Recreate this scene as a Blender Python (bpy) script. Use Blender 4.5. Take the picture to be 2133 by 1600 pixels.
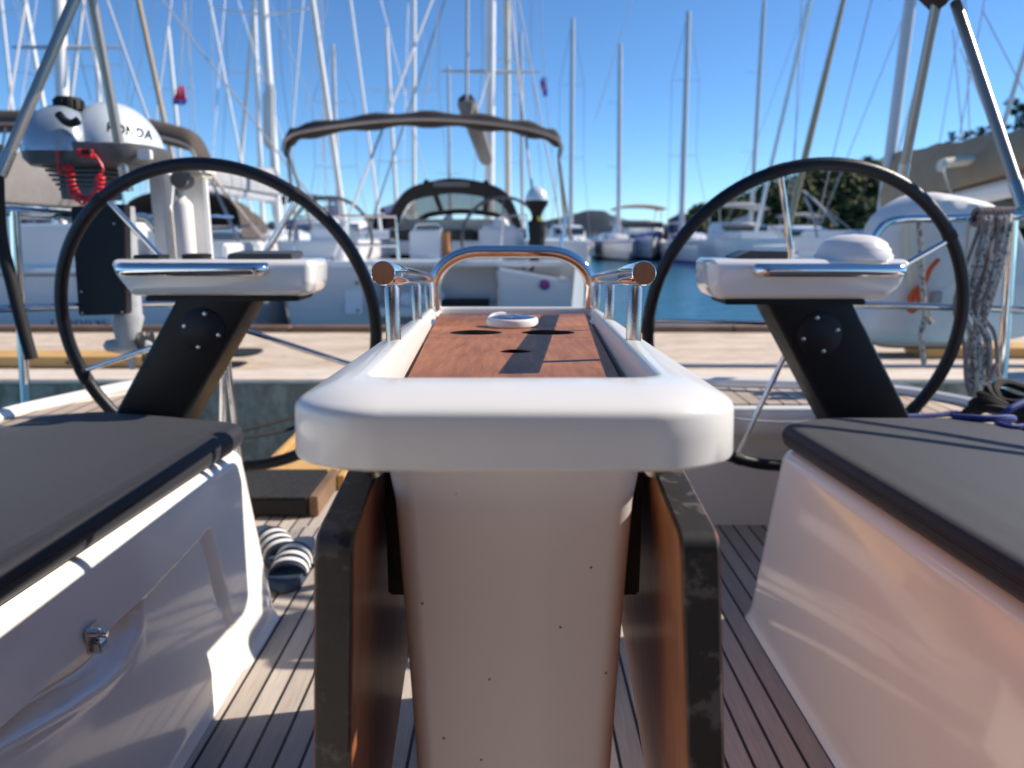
import bpy, bmesh, math, random
from mathutils import Vector, Matrix, noise

random.seed(7)
R = math.radians
sc = bpy.context.scene
for o in list(bpy.data.objects):
    bpy.data.objects.remove(o)

# ------------------------------------------------------------------ camera
EYE = 0.88
PITCH = math.atan(315 / 1540)
cd = bpy.data.cameras.new("camera")
cam = bpy.data.objects.new("camera", cd)
sc.collection.objects.link(cam)
cam.location = (0, 0, EYE)
cam.rotation_euler = (R(90) - PITCH, 0, 0)
cd.sensor_width = 36
cd.lens = 36 * 1540 / 2133
cd.clip_start = 0.02
cd.clip_end = 5000
cd.dof.use_dof = True
cd.dof.focus_distance = 0.78
cd.dof.aperture_fstop = 5.4
sc.camera = cam

# ------------------------------------------------------------------ light
SUN_EL, SUN_AZ = 36.0, 16.0            # azimuth measured from +X towards +Y
sdir = Vector((math.cos(R(SUN_EL)) * math.cos(R(SUN_AZ)), math.cos(R(SUN_EL)) * math.sin(R(SUN_AZ)), math.sin(R(SUN_EL))))
w = bpy.data.worlds.new("World")
sc.world = w
w.use_nodes = True
nt = w.node_tree
bg = nt.nodes["Background"]
sky = nt.nodes.new("ShaderNodeTexSky")
sky.sky_type = 'NISHITA'
sky.sun_disc = False
sky.sun_elevation = R(SUN_EL)
sky.sun_rotation = math.atan2(sdir.x, sdir.y)
sky.altitude = 0
sky.air_density = 0.7
sky.dust_density = 0.0
sky.ozone_density = 7.0
tint = nt.nodes.new("ShaderNodeMix")
tint.data_type = 'RGBA'
tint.blend_type = 'MULTIPLY'
tint.inputs[0].default_value = 1.0
tint.inputs[7].default_value = (0.84, 1.0, 1.03, 1)
nt.links.new(sky.outputs[0], tint.inputs[6])
nt.links.new(tint.outputs[2], bg.inputs[0])
bg.inputs[1].default_value = 0.098
sl = bpy.data.lights.new("sun", 'SUN')
sl.energy = 4.2
sl.angle = R(0.53)
sl.color = (1.0, 0.90, 0.77)
sun = bpy.data.objects.new("sun", sl)
sc.collection.objects.link(sun)
sun.rotation_euler = (-sdir).to_track_quat('-Z', 'Y').to_euler()
sun.location = (20, 6, 20)
vs = sc.view_settings
vs.view_transform = 'Standard'
vs.look = 'None'
vs.exposure = 0.72
vs.gamma = 1
try:
    sc.cycles.max_bounces = 10
    sc.cycles.diffuse_bounces = 7
    sc.cycles.use_denoising = True
    sc.cycles.sample_clamp_indirect = 6
except Exception:
    pass

# ------------------------------------------------------------------ pixel -> place
_c, _s = math.cos(PITCH), math.sin(PITCH)


def ray(u, v):
    a = (u - 1066.5) / 1540
    b = (800 - v) / 1540
    return a, _c + b * _s, -_s + b * _c


def atY(u, v, Y):
    a, y, z = ray(u, v)
    k = Y / y
    return Vector((a * k, Y, EYE + z * k))


def atZ(u, v, Z):
    a, y, z = ray(u, v)
    k = (Z - EYE) / z
    return Vector((a * k, y * k, Z))


# ------------------------------------------------------------------ materials
def nodes_of(name):
    m = bpy.data.materials.new(name)
    m.use_nodes = True
    n = m.node_tree
    return m, n, n.nodes["Principled BSDF"]


def M(name, col, rough=0.5, metal=0.0, coat=0.0, var=0.0, scale=12.0, bump=0.0, bscale=60.0, stretch=(1, 1, 1), col2=None, spec=0.5, rvar=0.0, sheen=0.0):
    m, n, p = nodes_of(name)
    p.inputs["Base Color"].default_value = (*col, 1)
    p.inputs["Roughness"].default_value = rough
    p.inputs["Metallic"].default_value = metal
    p.inputs["Coat Weight"].default_value = coat
    p.inputs["Coat Roughness"].default_value = 0.06
    p.inputs["Specular IOR Level"].default_value = spec
    p.inputs["Sheen Weight"].default_value = sheen
    if var or bump or rvar:
        tc = n.nodes.new("ShaderNodeTexCoord")
        mp = n.nodes.new("ShaderNodeMapping")
        mp.inputs["Scale"].default_value = stretch
        n.links.new(tc.outputs["Object"], mp.inputs[0])
    if var:
        tx = n.nodes.new("ShaderNodeTexNoise")
        tx.inputs["Scale"].default_value = scale
        tx.inputs["Detail"].default_value = 6
        tx.inputs["Roughness"].default_value = 0.6
        n.links.new(mp.outputs[0], tx.inputs["Vector"])
        rp = n.nodes.new("ShaderNodeValToRGB")
        c2 = col2 if col2 else tuple(x * (1 - var) for x in col)
        rp.color_ramp.elements[0].position = 0.35
        rp.color_ramp.elements[1].position = 0.68
        rp.color_ramp.elements[0].color = (*c2, 1)
        rp.color_ramp.elements[1].color = (*col, 1)
        n.links.new(tx.outputs[0], rp.inputs[0])
        n.links.new(rp.outputs[0], p.inputs["Base Color"])
    if rvar:
        tr = n.nodes.new("ShaderNodeTexNoise")
        tr.inputs["Scale"].default_value = scale * 2
        tr.inputs["Detail"].default_value = 5
        n.links.new(mp.outputs[0], tr.inputs["Vector"])
        mr = n.nodes.new("ShaderNodeMapRange")
        mr.inputs["To Min"].default_value = max(0.02, rough - rvar)
        mr.inputs["To Max"].default_value = rough + rvar
        n.links.new(tr.outputs[0], mr.inputs[0])
        n.links.new(mr.outputs[0], p.inputs["Roughness"])
    if bump:
        t2 = n.nodes.new("ShaderNodeTexNoise")
        t2.inputs["Scale"].default_value = bscale
        t2.inputs["Detail"].default_value = 4
        n.links.new(mp.outputs[0], t2.inputs["Vector"])
        bp = n.nodes.new("ShaderNodeBump")
        bp.inputs["Strength"].default_value = bump
        bp.inputs["Distance"].default_value = 0.002
        n.links.new(t2.outputs[0], bp.inputs["Height"])
        n.links.new(bp.outputs[0], p.inputs["Normal"])
    return m


def teak_mat(name, pitch=0.045, caulk=0.006, axis='X', lite=(0.56, 0.49, 0.43), dark=(0.37, 0.315, 0.27)):
    m, n, p = nodes_of(name)
    L = n.links.new
    tc = n.nodes.new("ShaderNodeTexCoord")
    sep = n.nodes.new("ShaderNodeSeparateXYZ")
    L(tc.outputs["Object"], sep.inputs[0])
    dv = n.nodes.new("ShaderNodeMath"); dv.operation = 'DIVIDE'; dv.inputs[1].default_value = pitch
    L(sep.outputs[axis], dv.inputs[0])
    fl = n.nodes.new("ShaderNodeMath"); fl.operation = 'FLOOR'
    L(dv.outputs[0], fl.inputs[0])
    fr = n.nodes.new("ShaderNodeMath"); fr.operation = 'FRACT'
    L(dv.outputs[0], fr.inputs[0])
    gt = n.nodes.new("ShaderNodeMath"); gt.operation = 'LESS_THAN'; gt.inputs[1].default_value = caulk / pitch
    L(fr.outputs[0], gt.inputs[0])
    wn = n.nodes.new("ShaderNodeTexWhiteNoise"); wn.noise_dimensions = '1D'
    L(fl.outputs[0], wn.inputs["W"])
    mp = n.nodes.new("ShaderNodeMapping")
    mp.inputs["Scale"].default_value = (40, 2.5, 40) if axis == 'X' else (2.5, 40, 40)
    L(tc.outputs["Object"], mp.inputs[0])
    tx = n.nodes.new("ShaderNodeTexNoise")
    tx.inputs["Scale"].default_value = 4.0; tx.inputs["Detail"].default_value = 7; tx.inputs["Roughness"].default_value = 0.65
    L(mp.outputs[0], tx.inputs["Vector"])
    ad = n.nodes.new("ShaderNodeMath"); ad.operation = 'MULTIPLY_ADD'; ad.inputs[1].default_value = 0.45
    L(wn.outputs["Value"], ad.inputs[0]); L(tx.outputs[0], ad.inputs[2])
    rp = n.nodes.new("ShaderNodeValToRGB")
    rp.color_ramp.elements[0].position = 0.4; rp.color_ramp.elements[0].color = (*dark, 1)
    rp.color_ramp.elements[1].position = 0.95; rp.color_ramp.elements[1].color = (*lite, 1)
    L(ad.outputs[0], rp.inputs[0])
    mx = n.nodes.new("ShaderNodeMix"); mx.data_type = 'RGBA'
    L(gt.outputs[0], mx.inputs[0]); L(rp.outputs[0], mx.inputs[6]); mx.inputs[7].default_value = (0.012, 0.011, 0.012, 1)
    L(mx.outputs[2], p.inputs["Base Color"])
    p.inputs["Roughness"].default_value = 0.62
    bp = n.nodes.new("ShaderNodeBump"); bp.inputs["Strength"].default_value = 0.25; bp.inputs["Distance"].default_value = 0.0015
    iv = n.nodes.new("ShaderNodeMath"); iv.operation = 'SUBTRACT'
    L(tx.outputs[0], iv.inputs[0]); L(gt.outputs[0], iv.inputs[1])
    L(iv.outputs[0], bp.inputs["Height"]); L(bp.outputs[0], p.inputs["Normal"])
    return m


def wood_mat(name, a, b, grain=(3, 40, 40), rough=0.28, coat=0.6, bump=0.12, scale=3.0):
    m, n, p = nodes_of(name)
    L = n.links.new
    tc = n.nodes.new("ShaderNodeTexCoord")
    mp = n.nodes.new("ShaderNodeMapping"); mp.inputs["Scale"].default_value = grain
    L(tc.outputs["Object"], mp.inputs[0])
    tx = n.nodes.new("ShaderNodeTexNoise"); tx.inputs["Scale"].default_value = scale; tx.inputs["Detail"].default_value = 8
    tx.inputs["Roughness"].default_value = 0.6; tx.inputs["Distortion"].default_value = 0.3
    L(mp.outputs[0], tx.inputs["Vector"])
    t3 = n.nodes.new("ShaderNodeTexNoise"); t3.inputs["Scale"].default_value = 5; t3.inputs["Detail"].default_value = 3
    L(tc.outputs["Object"], t3.inputs["Vector"])
    av = n.nodes.new("ShaderNodeMath"); av.operation = 'MULTIPLY_ADD'; av.inputs[1].default_value = 0.5
    L(t3.outputs[0], av.inputs[0])
    hf = n.nodes.new("ShaderNodeMath"); hf.operation = 'MULTIPLY'; hf.inputs[1].default_value = 0.5
    L(tx.outputs[0], hf.inputs[0]); L(hf.outputs[0], av.inputs[2])
    rp = n.nodes.new("ShaderNodeValToRGB")
    rp.color_ramp.elements[0].position = 0.36; rp.color_ramp.elements[0].color = (*a, 1)
    rp.color_ramp.elements[1].position = 0.62; rp.color_ramp.elements[1].color = (*b, 1)
    L(av.outputs[0], rp.inputs[0]); L(rp.outputs[0], p.inputs["Base Color"])
    p.inputs["Roughness"].default_value = rough
    p.inputs["Coat Weight"].default_value = coat
    p.inputs["Coat Roughness"].default_value = 0.12
    t2 = n.nodes.new("ShaderNodeTexNoise"); t2.inputs["Scale"].default_value = 330; t2.inputs["Detail"].default_value = 2
    L(tc.outputs["Object"], t2.inputs["Vector"])
    bp = n.nodes.new("ShaderNodeBump"); bp.inputs["Strength"].default_value = bump; bp.inputs["Distance"].default_value = 0.001
    L(t2.outputs[0], bp.inputs["Height"]); L(bp.outputs[0], p.inputs["Normal"])
    bc = n.nodes.new("ShaderNodeBump"); bc.inputs["Strength"].default_value = bump * 1.3; bc.inputs["Distance"].default_value = 0.001
    L(t2.outputs[0], bc.inputs["Height"]); L(bc.outputs[0], p.inputs["Coat Normal"])
    return m


def worn_edge_mat(name):
    """dark edge band whose paint has chipped to a paler grey in ragged patches"""
    m, n, p = nodes_of(name)
    L = n.links.new
    tc = n.nodes.new("ShaderNodeTexCoord")
    tx = n.nodes.new("ShaderNodeTexNoise"); tx.inputs["Scale"].default_value = 17; tx.inputs["Detail"].default_value = 8; tx.inputs["Roughness"].default_value = 0.7
    L(tc.outputs["Object"], tx.inputs["Vector"])
    rp = n.nodes.new("ShaderNodeValToRGB")
    e = rp.color_ramp.elements
    e[0].position = 0.53; e[0].color = (0.016, 0.014, 0.013, 1)
    e[1].position = 0.57; e[1].color = (0.082, 0.074, 0.068, 1)
    L(tx.outputs[0], rp.inputs[0]); L(rp.outputs[0], p.inputs["Base Color"])
    p.inputs["Roughness"].default_value = 0.5
    bp = n.nodes.new("ShaderNodeBump"); bp.inputs["Strength"].default_value = 0.5; bp.inputs["Distance"].default_value = 0.002
    L(tx.outputs[0], bp.inputs["Height"]); L(bp.outputs[0], p.inputs["Normal"])
    return m


def rope_mat(name, base, fleck, amount=0.56, scale=130):
    m, n, p = nodes_of(name)
    L = n.links.new
    tc = n.nodes.new("ShaderNodeTexCoord")
    vo = n.nodes.new("ShaderNodeTexVoronoi"); vo.inputs["Scale"].default_value = scale
    L(tc.outputs["Object"], vo.inputs["Vector"])
    sp = n.nodes.new("ShaderNodeSeparateColor")
    L(vo.outputs["Color"], sp.inputs[0])
    gt = n.nodes.new("ShaderNodeMath"); gt.operation = 'GREATER_THAN'; gt.inputs[1].default_value = amount
    L(sp.outputs[0], gt.inputs[0])
    mx = n.nodes.new("ShaderNodeMix"); mx.data_type = 'RGBA'
    L(gt.outputs[0], mx.inputs[0]); mx.inputs[6].default_value = (*base, 1); mx.inputs[7].default_value = (*fleck, 1)
    L(mx.outputs[2], p.inputs["Base Color"])
    p.inputs["Roughness"].default_value = 0.85
    return m


def water_mat():
    m, n, p = nodes_of("water_surface")
    L = n.links.new
    p.inputs["Base Color"].default_value = (0.008, 0.125, 0.205, 1)
    p.inputs["Roughness"].default_value = 0.06
    p.inputs["IOR"].default_value = 1.33
    tc = n.nodes.new("ShaderNodeTexCoord")
    mp = n.nodes.new("ShaderNodeMapping"); mp.inputs["Scale"].default_value = (0.7, 1.3, 1)
    L(tc.outputs["Object"], mp.inputs[0])
    t1 = n.nodes.new("ShaderNodeTexNoise"); t1.inputs["Scale"].default_value = 2.2; t1.inputs["Detail"].default_value = 6
    L(mp.outputs[0], t1.inputs["Vector"])
    bp = n.nodes.new("ShaderNodeBump"); bp.inputs["Strength"].default_value = 0.8; bp.inputs["Distance"].default_value = 0.09
    L(t1.outputs[0], bp.inputs["Height"]); L(bp.outputs[0], p.inputs["Normal"])
    return m


def dock_mat(name, a, b, cscale, bump, stretch=(0.6, 1.6, 1.6), dist=0.8):
    m, n, p = nodes_of(name)
    L = n.links.new
    tc = n.nodes.new("ShaderNodeTexCoord")
    mp = n.nodes.new("ShaderNodeMapping"); mp.inputs["Scale"].default_value = stretch
    L(tc.outputs["Object"], mp.inputs[0])
    t1 = n.nodes.new("ShaderNodeTexNoise"); t1.inputs["Scale"].default_value = cscale; t1.inputs["Detail"].default_value = 9; t1.inputs["Roughness"].default_value = 0.7
    t1.inputs["Distortion"].default_value = dist
    L(mp.outputs[0], t1.inputs["Vector"])
    rp = n.nodes.new("ShaderNodeValToRGB")
    rp.color_ramp.elements[0].position = 0.33; rp.color_ramp.elements[0].color = (*a, 1)
    rp.color_ramp.elements[1].position = 0.62; rp.color_ramp.elements[1].color = (*b, 1)
    L(t1.outputs[0], rp.inputs[0]); L(rp.outputs[0], p.inputs["Base Color"])
    p.inputs["Roughness"].default_value = 0.9
    bp = n.nodes.new("ShaderNodeBump"); bp.inputs["Strength"].default_value = bump; bp.inputs["Distance"].default_value = 0.02
    L(t1.outputs[0], bp.inputs["Height"]); L(bp.outputs[0], p.inputs["Normal"])
    return m


def film_mat(name, tint):
    m, n, p = nodes_of(name)
    L = n.links.new
    tr = n.nodes.new("ShaderNodeBsdfTransparent"); tr.inputs[0].default_value = (*tint, 1)
    mx = n.nodes.new("ShaderNodeMixShader"); mx.inputs[0].default_value = 0.58
    p.inputs["Base Color"].default_value = (0.34, 0.29, 0.245, 1); p.inputs["Roughness"].default_value = 0.2
    L(tr.outputs[0], mx.inputs[1]); L(p.outputs[0], mx.inputs[2])
    L(mx.outputs[0], n.nodes["Material Output"].inputs["Surface"])
    return m


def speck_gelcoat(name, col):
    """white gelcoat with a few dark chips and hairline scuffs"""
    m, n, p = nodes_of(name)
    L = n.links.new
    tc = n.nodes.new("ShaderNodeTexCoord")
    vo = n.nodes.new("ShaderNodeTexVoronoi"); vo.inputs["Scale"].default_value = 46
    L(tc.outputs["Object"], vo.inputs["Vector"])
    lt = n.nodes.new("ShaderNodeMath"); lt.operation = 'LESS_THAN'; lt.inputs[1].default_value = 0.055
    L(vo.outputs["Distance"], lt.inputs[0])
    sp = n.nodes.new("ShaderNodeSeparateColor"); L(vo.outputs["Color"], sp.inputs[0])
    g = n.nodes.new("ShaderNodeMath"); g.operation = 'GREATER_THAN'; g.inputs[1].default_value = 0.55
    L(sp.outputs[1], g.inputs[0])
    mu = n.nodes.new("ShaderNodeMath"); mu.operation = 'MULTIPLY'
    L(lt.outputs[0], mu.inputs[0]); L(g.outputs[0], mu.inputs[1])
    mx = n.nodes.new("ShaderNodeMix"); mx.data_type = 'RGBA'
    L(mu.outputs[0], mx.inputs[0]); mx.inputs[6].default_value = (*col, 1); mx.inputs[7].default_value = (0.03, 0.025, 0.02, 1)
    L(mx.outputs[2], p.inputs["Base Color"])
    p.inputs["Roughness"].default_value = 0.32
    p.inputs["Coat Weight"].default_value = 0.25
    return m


MT = dict(
    gel=M("white_gelcoat", (0.85, 0.825, 0.785), 0.16, coat=1.0, rvar=0.05, scale=5),
    gelt=M("satin_table_gelcoat", (0.80, 0.78, 0.745), 0.30, coat=0.35, rvar=0.05, scale=5),
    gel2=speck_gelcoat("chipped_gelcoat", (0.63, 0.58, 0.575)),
    teak=teak_mat("teak_deck"),
    teakw=teak_mat("teak_deck_pale", 0.05, 0.006, lite=(0.50, 0.40, 0.32), dark=(0.36, 0.28, 0.22)),
    wood=wood_mat("varnished_table_wood", (0.17, 0.050, 0.017), (0.39, 0.150, 0.055), (40, 3, 40), 0.55, 0.05, 0.5),
    leaf=wood_mat("varnished_leaf_wood", (0.25, 0.078, 0.027), (0.47, 0.18, 0.066), (40, 40, 4), 0.5, 0.08, 0.25),
    edge=worn_edge_mat("worn_black_edge_band"),
    ply=M("plywood_edge", (0.42, 0.24, 0.10), 0.6, var=0.4, scale=30),
    chrome=M("polished_steel", (0.80, 0.79, 0.78), 0.05, metal=1, rvar=0.03, scale=40),
    steel=M("brushed_steel", (0.52, 0.49, 0.46), 0.27, metal=1, rvar=0.06, scale=20),
    tube=M("bimini_tube_steel", (0.40, 0.35, 0.31), 0.34, metal=0.75, rvar=0.05, scale=15),
    vinyl=M("charcoal_cushion_fabric", (0.013, 0.0145, 0.0235), 0.6, spec=0.35, var=0.45, scale=260, bump=0.5, bscale=800, sheen=0.12),
    vinyl_lit=M("sunlit_charcoal_fabric", (0.018, 0.020, 0.032), 0.58, spec=0.35, var=0.45, scale=260, bump=0.5, bscale=800, sheen=0.16),  # same cloth as the other cushion, sun's brightness painted in as paler base
    vside=M("black_cushion_side", (0.010, 0.009, 0.010), 0.6, bump=0.3, bscale=700),
    black=M("black_powder_coat", (0.005, 0.005, 0.006), 0.42, rvar=0.08, scale=8, spec=0.3),
    rubber=M("black_rubber", (0.008, 0.008, 0.009), 0.7, var=0.2, scale=20),
    leather=M("wheel_leather", (0.006, 0.0065, 0.012), 0.38, spec=0.4, bump=0.35, bscale=420),
    plast=M("black_plastic", (0.009, 0.009, 0.011), 0.5, spec=0.35),
    screen=M("dark_screen_cover", (0.045, 0.045, 0.05), 0.45),
    silver=M("silver_cowl_paint", (0.36, 0.42, 0.49), 0.22, metal=0.25, coat=0.6),
    silver2=M("pale_silver_cowl_paint", (0.70, 0.76, 0.80), 0.25, metal=0.15, coat=0.6),
    grey=M("grey_cast_metal", (0.16, 0.16, 0.165), 0.45, metal=0.3, var=0.3, scale=25),
    lgrey=M("grey_gearcase_paint", (0.42, 0.43, 0.45), 0.35, var=0.2, scale=20),
    red=M("red_cord", (0.62, 0.02, 0.03), 0.4),
    orange=M("orange_rope", (0.75, 0.12, 0.02), 0.7, var=0.3, scale=90),
    white=M("white_paint", (0.80, 0.80, 0.79), 0.35, var=0.06, scale=3),
    whitef=M("white_fabric", (0.78, 0.77, 0.76), 0.7, var=0.1, scale=6, bump=0.3, bscale=30),
    cream=M("cream_webbing", (0.74, 0.70, 0.58), 0.8),
    hull=M("white_hull_paint", (0.76, 0.77, 0.78), 0.25, coat=0.3, var=0.1, scale=0.8),
    hullb=M("cool_white_hull_paint", (0.68, 0.72, 0.76), 0.3, coat=0.3, var=0.12, scale=0.8),
    hulld=M("navy_hull_paint", (0.02, 0.04, 0.13), 0.2, coat=0.4),
    glassd=M("dark_cabin_glass", (0.015, 0.02, 0.03), 0.08),
    navy=M("navy_canvas", (0.02, 0.035, 0.11), 0.8, var=0.3, scale=10),
    taupe=M("taupe_canvas", (0.085, 0.066, 0.056), 0.85, var=0.3, scale=7, bump=0.3, bscale=40),
    brown=M("dark_brown_canvas", (0.04, 0.030, 0.026), 0.85, var=0.3, scale=7, bump=0.3, bscale=40),
    tan=M("tan_canvas", (0.36, 0.27, 0.18), 0.85, var=0.18, scale=4, bump=0.3, bscale=30),
    greyc=M("grey_canvas", (0.20, 0.185, 0.18), 0.85, var=0.2, scale=5),
    lgc=M("light_grey_canvas", (0.36, 0.37, 0.40), 0.8, var=0.2, scale=5),
    mastw=M("white_mast_paint", (0.84, 0.83, 0.81), 0.35, var=0.08, scale=1.5),
    mastc=M("cream_mast_paint", (0.70, 0.64, 0.52), 0.4, var=0.08, scale=1.5),
    mastg=M("grey_anodised_mast", (0.56, 0.57, 0.60), 0.4, metal=0.15, var=0.1, scale=1.5),
    sailw=M("furled_white_sail", (0.76, 0.75, 0.72), 0.7, var=0.15, scale=5, stretch=(1, 1, 0.3)),
    sailt=M("furled_tan_sail_strip", (0.52, 0.37, 0.21), 0.75, var=0.2, scale=5, stretch=(1, 1, 0.3)),
    wire=M("rigging_wire", (0.42, 0.42, 0.44), 0.5, metal=0.15),
    wirew=M("pale_rope_line", (0.46, 0.46, 0.48), 0.8),
    film=film_mat("clear_window_film", (0.72, 0.69, 0.66)),
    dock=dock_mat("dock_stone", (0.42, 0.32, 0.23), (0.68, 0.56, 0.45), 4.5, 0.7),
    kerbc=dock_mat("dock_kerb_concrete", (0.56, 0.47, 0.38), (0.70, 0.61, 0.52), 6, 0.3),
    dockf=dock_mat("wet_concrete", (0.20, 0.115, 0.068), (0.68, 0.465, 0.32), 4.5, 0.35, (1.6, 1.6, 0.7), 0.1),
    plank=wood_mat("yellow_pine", (0.50, 0.27, 0.075), (0.66, 0.41, 0.15), (5, 60, 60), 0.6, 0.0, 0.2),
    planky=wood_mat("yellow_pine_board", (0.50, 0.27, 0.075), (0.66, 0.41, 0.15), (60, 5, 60), 0.6, 0.0, 0.2),
    oak=wood_mat("weathered_wood", (0.13, 0.075, 0.04), (0.24, 0.145, 0.08), (5, 40, 40), 0.6, 0.0, 0.3),
    ropeg=rope_mat("speckled_grey_rope", (0.50, 0.46, 0.42), (0.16, 0.16, 0.18), 0.72, 120),
    ropeb=rope_mat("speckled_brown_rope", (0.27, 0.20, 0.165), (0.16, 0.15, 0.19), 0.66, 120),
    roped=M("black_rope", (0.006, 0.006, 0.007), 0.85, var=0.3, scale=120),
    blue=M("blue_rope", (0.012, 0.035, 0.24), 0.7, var=0.3, scale=120),
    slide=M("navy_foam", (0.012, 0.018, 0.042), 0.6, bump=0.2, bscale=300),
    sole2=M("blue_foam_sole", (0.03, 0.055, 0.10), 0.65),
    stripe=M("white_stripe", (0.74, 0.74, 0.72), 0.55),
    discb=M("dark_blue_glass", (0.010, 0.03, 0.11), 0.05, coat=1.0),
    plastw=M("white_plastic", (0.80, 0.76, 0.74), 0.3),
    yellow=M("yellow_label", (0.75, 0.60, 0.05), 0.5),
    flagr=M("red_flag_cloth", (0.65, 0.03, 0.08), 0.8),
    flagb=M("blue_flag_cloth", (0.03, 0.06, 0.35), 0.8),
    letter=M("slate_lettering", (0.035, 0.06, 0.11), 0.5),
    ink=M("dark_lettering", (0.012, 0.014, 0.018), 0.95, spec=0.05),
    bark=M("pine_bark", (0.07, 0.05, 0.04), 0.9, var=0.4, scale=8),
    leafg=M("pine_needles", (0.125, 0.140, 0.048), 0.8, var=0.55, scale=0.35, spec=0.2),
    leafd=M("dark_pine_needles", (0.050, 0.072, 0.028), 0.8, var=0.5, scale=0.5, spec=0.2),
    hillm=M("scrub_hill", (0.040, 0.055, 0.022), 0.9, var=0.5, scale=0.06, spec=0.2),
    farhill=M("haze_tinted_hill", (0.070, 0.085, 0.105), 0.95, var=0.4, scale=0.02, spec=0.1),  # bluish base colour stands in for distance haze
    water=water_mat(),
    bronze=M("terracotta_roof", (0.30, 0.13, 0.07), 0.8, var=0.3, scale=0.5),
    wall=M("pale_render", (0.55, 0.49, 0.40), 0.85, var=0.15, scale=0.6),
)


# ------------------------------------------------------------------ mesh builder
class MB:
    def __init__(self):
        self.v = []
        self.f = []

    def add(self, vs, fs):
        o = len(self.v)
        self.v += [Vector(p) for p in vs]
        self.f += [tuple(i + o for i in f) for f in fs]

    def rings(self, rings, closed=True, cap0=False, cap1=False):
        n = len(rings[0])
        vs = [p for r in rings for p in r]
        fs = []
        for k in range(len(rings) - 1):
            for i in range(n if closed else n - 1):
                j = (i + 1) % n
                fs.append((k * n + i, k * n + j, (k + 1) * n + j, (k + 1) * n + i))
        if cap0:
            fs.append(tuple(range(n - 1, -1, -1)))
        if cap1:
            b = (len(rings) - 1) * n
            fs.append(tuple(b + i for i in range(n)))
        self.add(vs, fs)

    def box(self, c, s, rot=None):
        cx, cy, cz = c
        x, y, z = s[0] / 2, s[1] / 2, s[2] / 2
        p = [Vector((a * x, b * y, d * z)) for d in (-1, 1) for b in (-1, 1) for a in (-1, 1)]
        if rot is not None:
            p = [rot @ q for q in p]
        self.add([q + Vector(c) for q in p], [(0, 2, 3, 1), (4, 5, 7, 6), (0, 1, 5, 4), (1, 3, 7, 5), (3, 2, 6, 7), (2, 0, 4, 6)])

    def tube(self, path, r, n=12, closed=False, caps=True, flat=1.0):
        path = [Vector(p) for p in path]
        N = len(path)
        rs = r if isinstance(r, (list, tuple)) else [r] * N
        rings = []
        up = None
        for i, p in enumerate(path):
            if closed:
                t = path[(i + 1) % N] - path[i - 1]
            else:
                t = path[min(i + 1, N - 1)] - path[max(i - 1, 0)]
            t.normalize()
            if up is None:
                up = Vector((0, 0, 1)) if abs(t.z) < 0.9 else Vector((0, 1, 0))
            a = t.cross(up)
            if a.length < 1e-6:
                a = t.orthogonal()
            a.normalize()
            b = a.cross(t).normalized()
            up = b
            rings.append([p + a * math.cos(2 * math.pi * k / n) * rs[i] + b * math.sin(2 * math.pi * k / n) * rs[i] * flat for k in range(n)])
        if closed:
            rings.append(rings[0])
            self.rings(rings)
        else:
            self.rings(rings, cap0=caps, cap1=caps)

    def lathe(self, c, prof, n=24, axis='Z', cap0=True, cap1=True):
        rings = []
        for r, h in prof:
            ring = []
            for k in range(n):
                a = 2 * math.pi * k / n
                x, y = r * math.cos(a), r * math.sin(a)
                q = {'Z': (x, y, h), 'Y': (x, h, y), 'X': (h, x, y)}[axis]
                ring.append(Vector(c) + Vector(q))
            rings.append(ring)
        self.rings(rings, cap0=cap0, cap1=cap1)

    def ellip(self, c, s, nu=24, nv=14, zmin=-1.0, power=1.0):
        rings = []
        for j in range(nv + 1):
            t = math.asin(zmin) + (math.pi / 2 - math.asin(zmin)) * j / nv
            r = max(math.cos(t), 1e-4)
            ring = []
            for i in range(nu):
                a = 2 * math.pi * i / nu
                ca, sa = math.cos(a), math.sin(a)
                ca = math.copysign(abs(ca) ** power, ca)
                sa = math.copysign(abs(sa) ** power, sa)
                ring.append(Vector(c) + Vector((s[0] * r * ca, s[1] * r * sa, s[2] * math.sin(t))))
            rings.append(ring)
        self.rings(rings, cap0=True, cap1=True)

    def build(self, name, mat, parent=None, smooth=True, angle=40, loc=None, bevel=0.0):
        me = bpy.data.meshes.new(name)
        if loc is None:
            loc = wloc(parent) if parent else Vector((0, 0, 0))
        base = Vector(loc)
        me.from_pydata([tuple(p - base) for p in self.v], [], self.f)
        bm = bmesh.new()
        bm.from_mesh(me)
        bmesh.ops.remove_doubles(bm, verts=bm.verts, dist=1e-5)
        bmesh.ops.recalc_face_normals(bm, faces=bm.faces)
        if bevel:
            es = [e for e in bm.edges if len(e.link_faces) == 2 and e.calc_face_angle(0) > R(35)]
            bmesh.ops.bevel(bm, geom=es, offset=bevel, segments=2, affect='EDGES', clamp_overlap=True)
        if smooth:
            for f in bm.faces:
                f.smooth = True
            for e in bm.edges:
                if len(e.link_faces) == 2 and e.calc_face_angle(0) > R(angle):
                    e.smooth = False
        bm.to_mesh(me)
        bm.free()
        me.materials.append(mat)
        o = bpy.data.objects.new(name, me)
        sc.collection.objects.link(o)
        if parent:
            o.parent = parent
            o.location = base - wloc(parent)
        else:
            o.location = base
        return o


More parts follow.
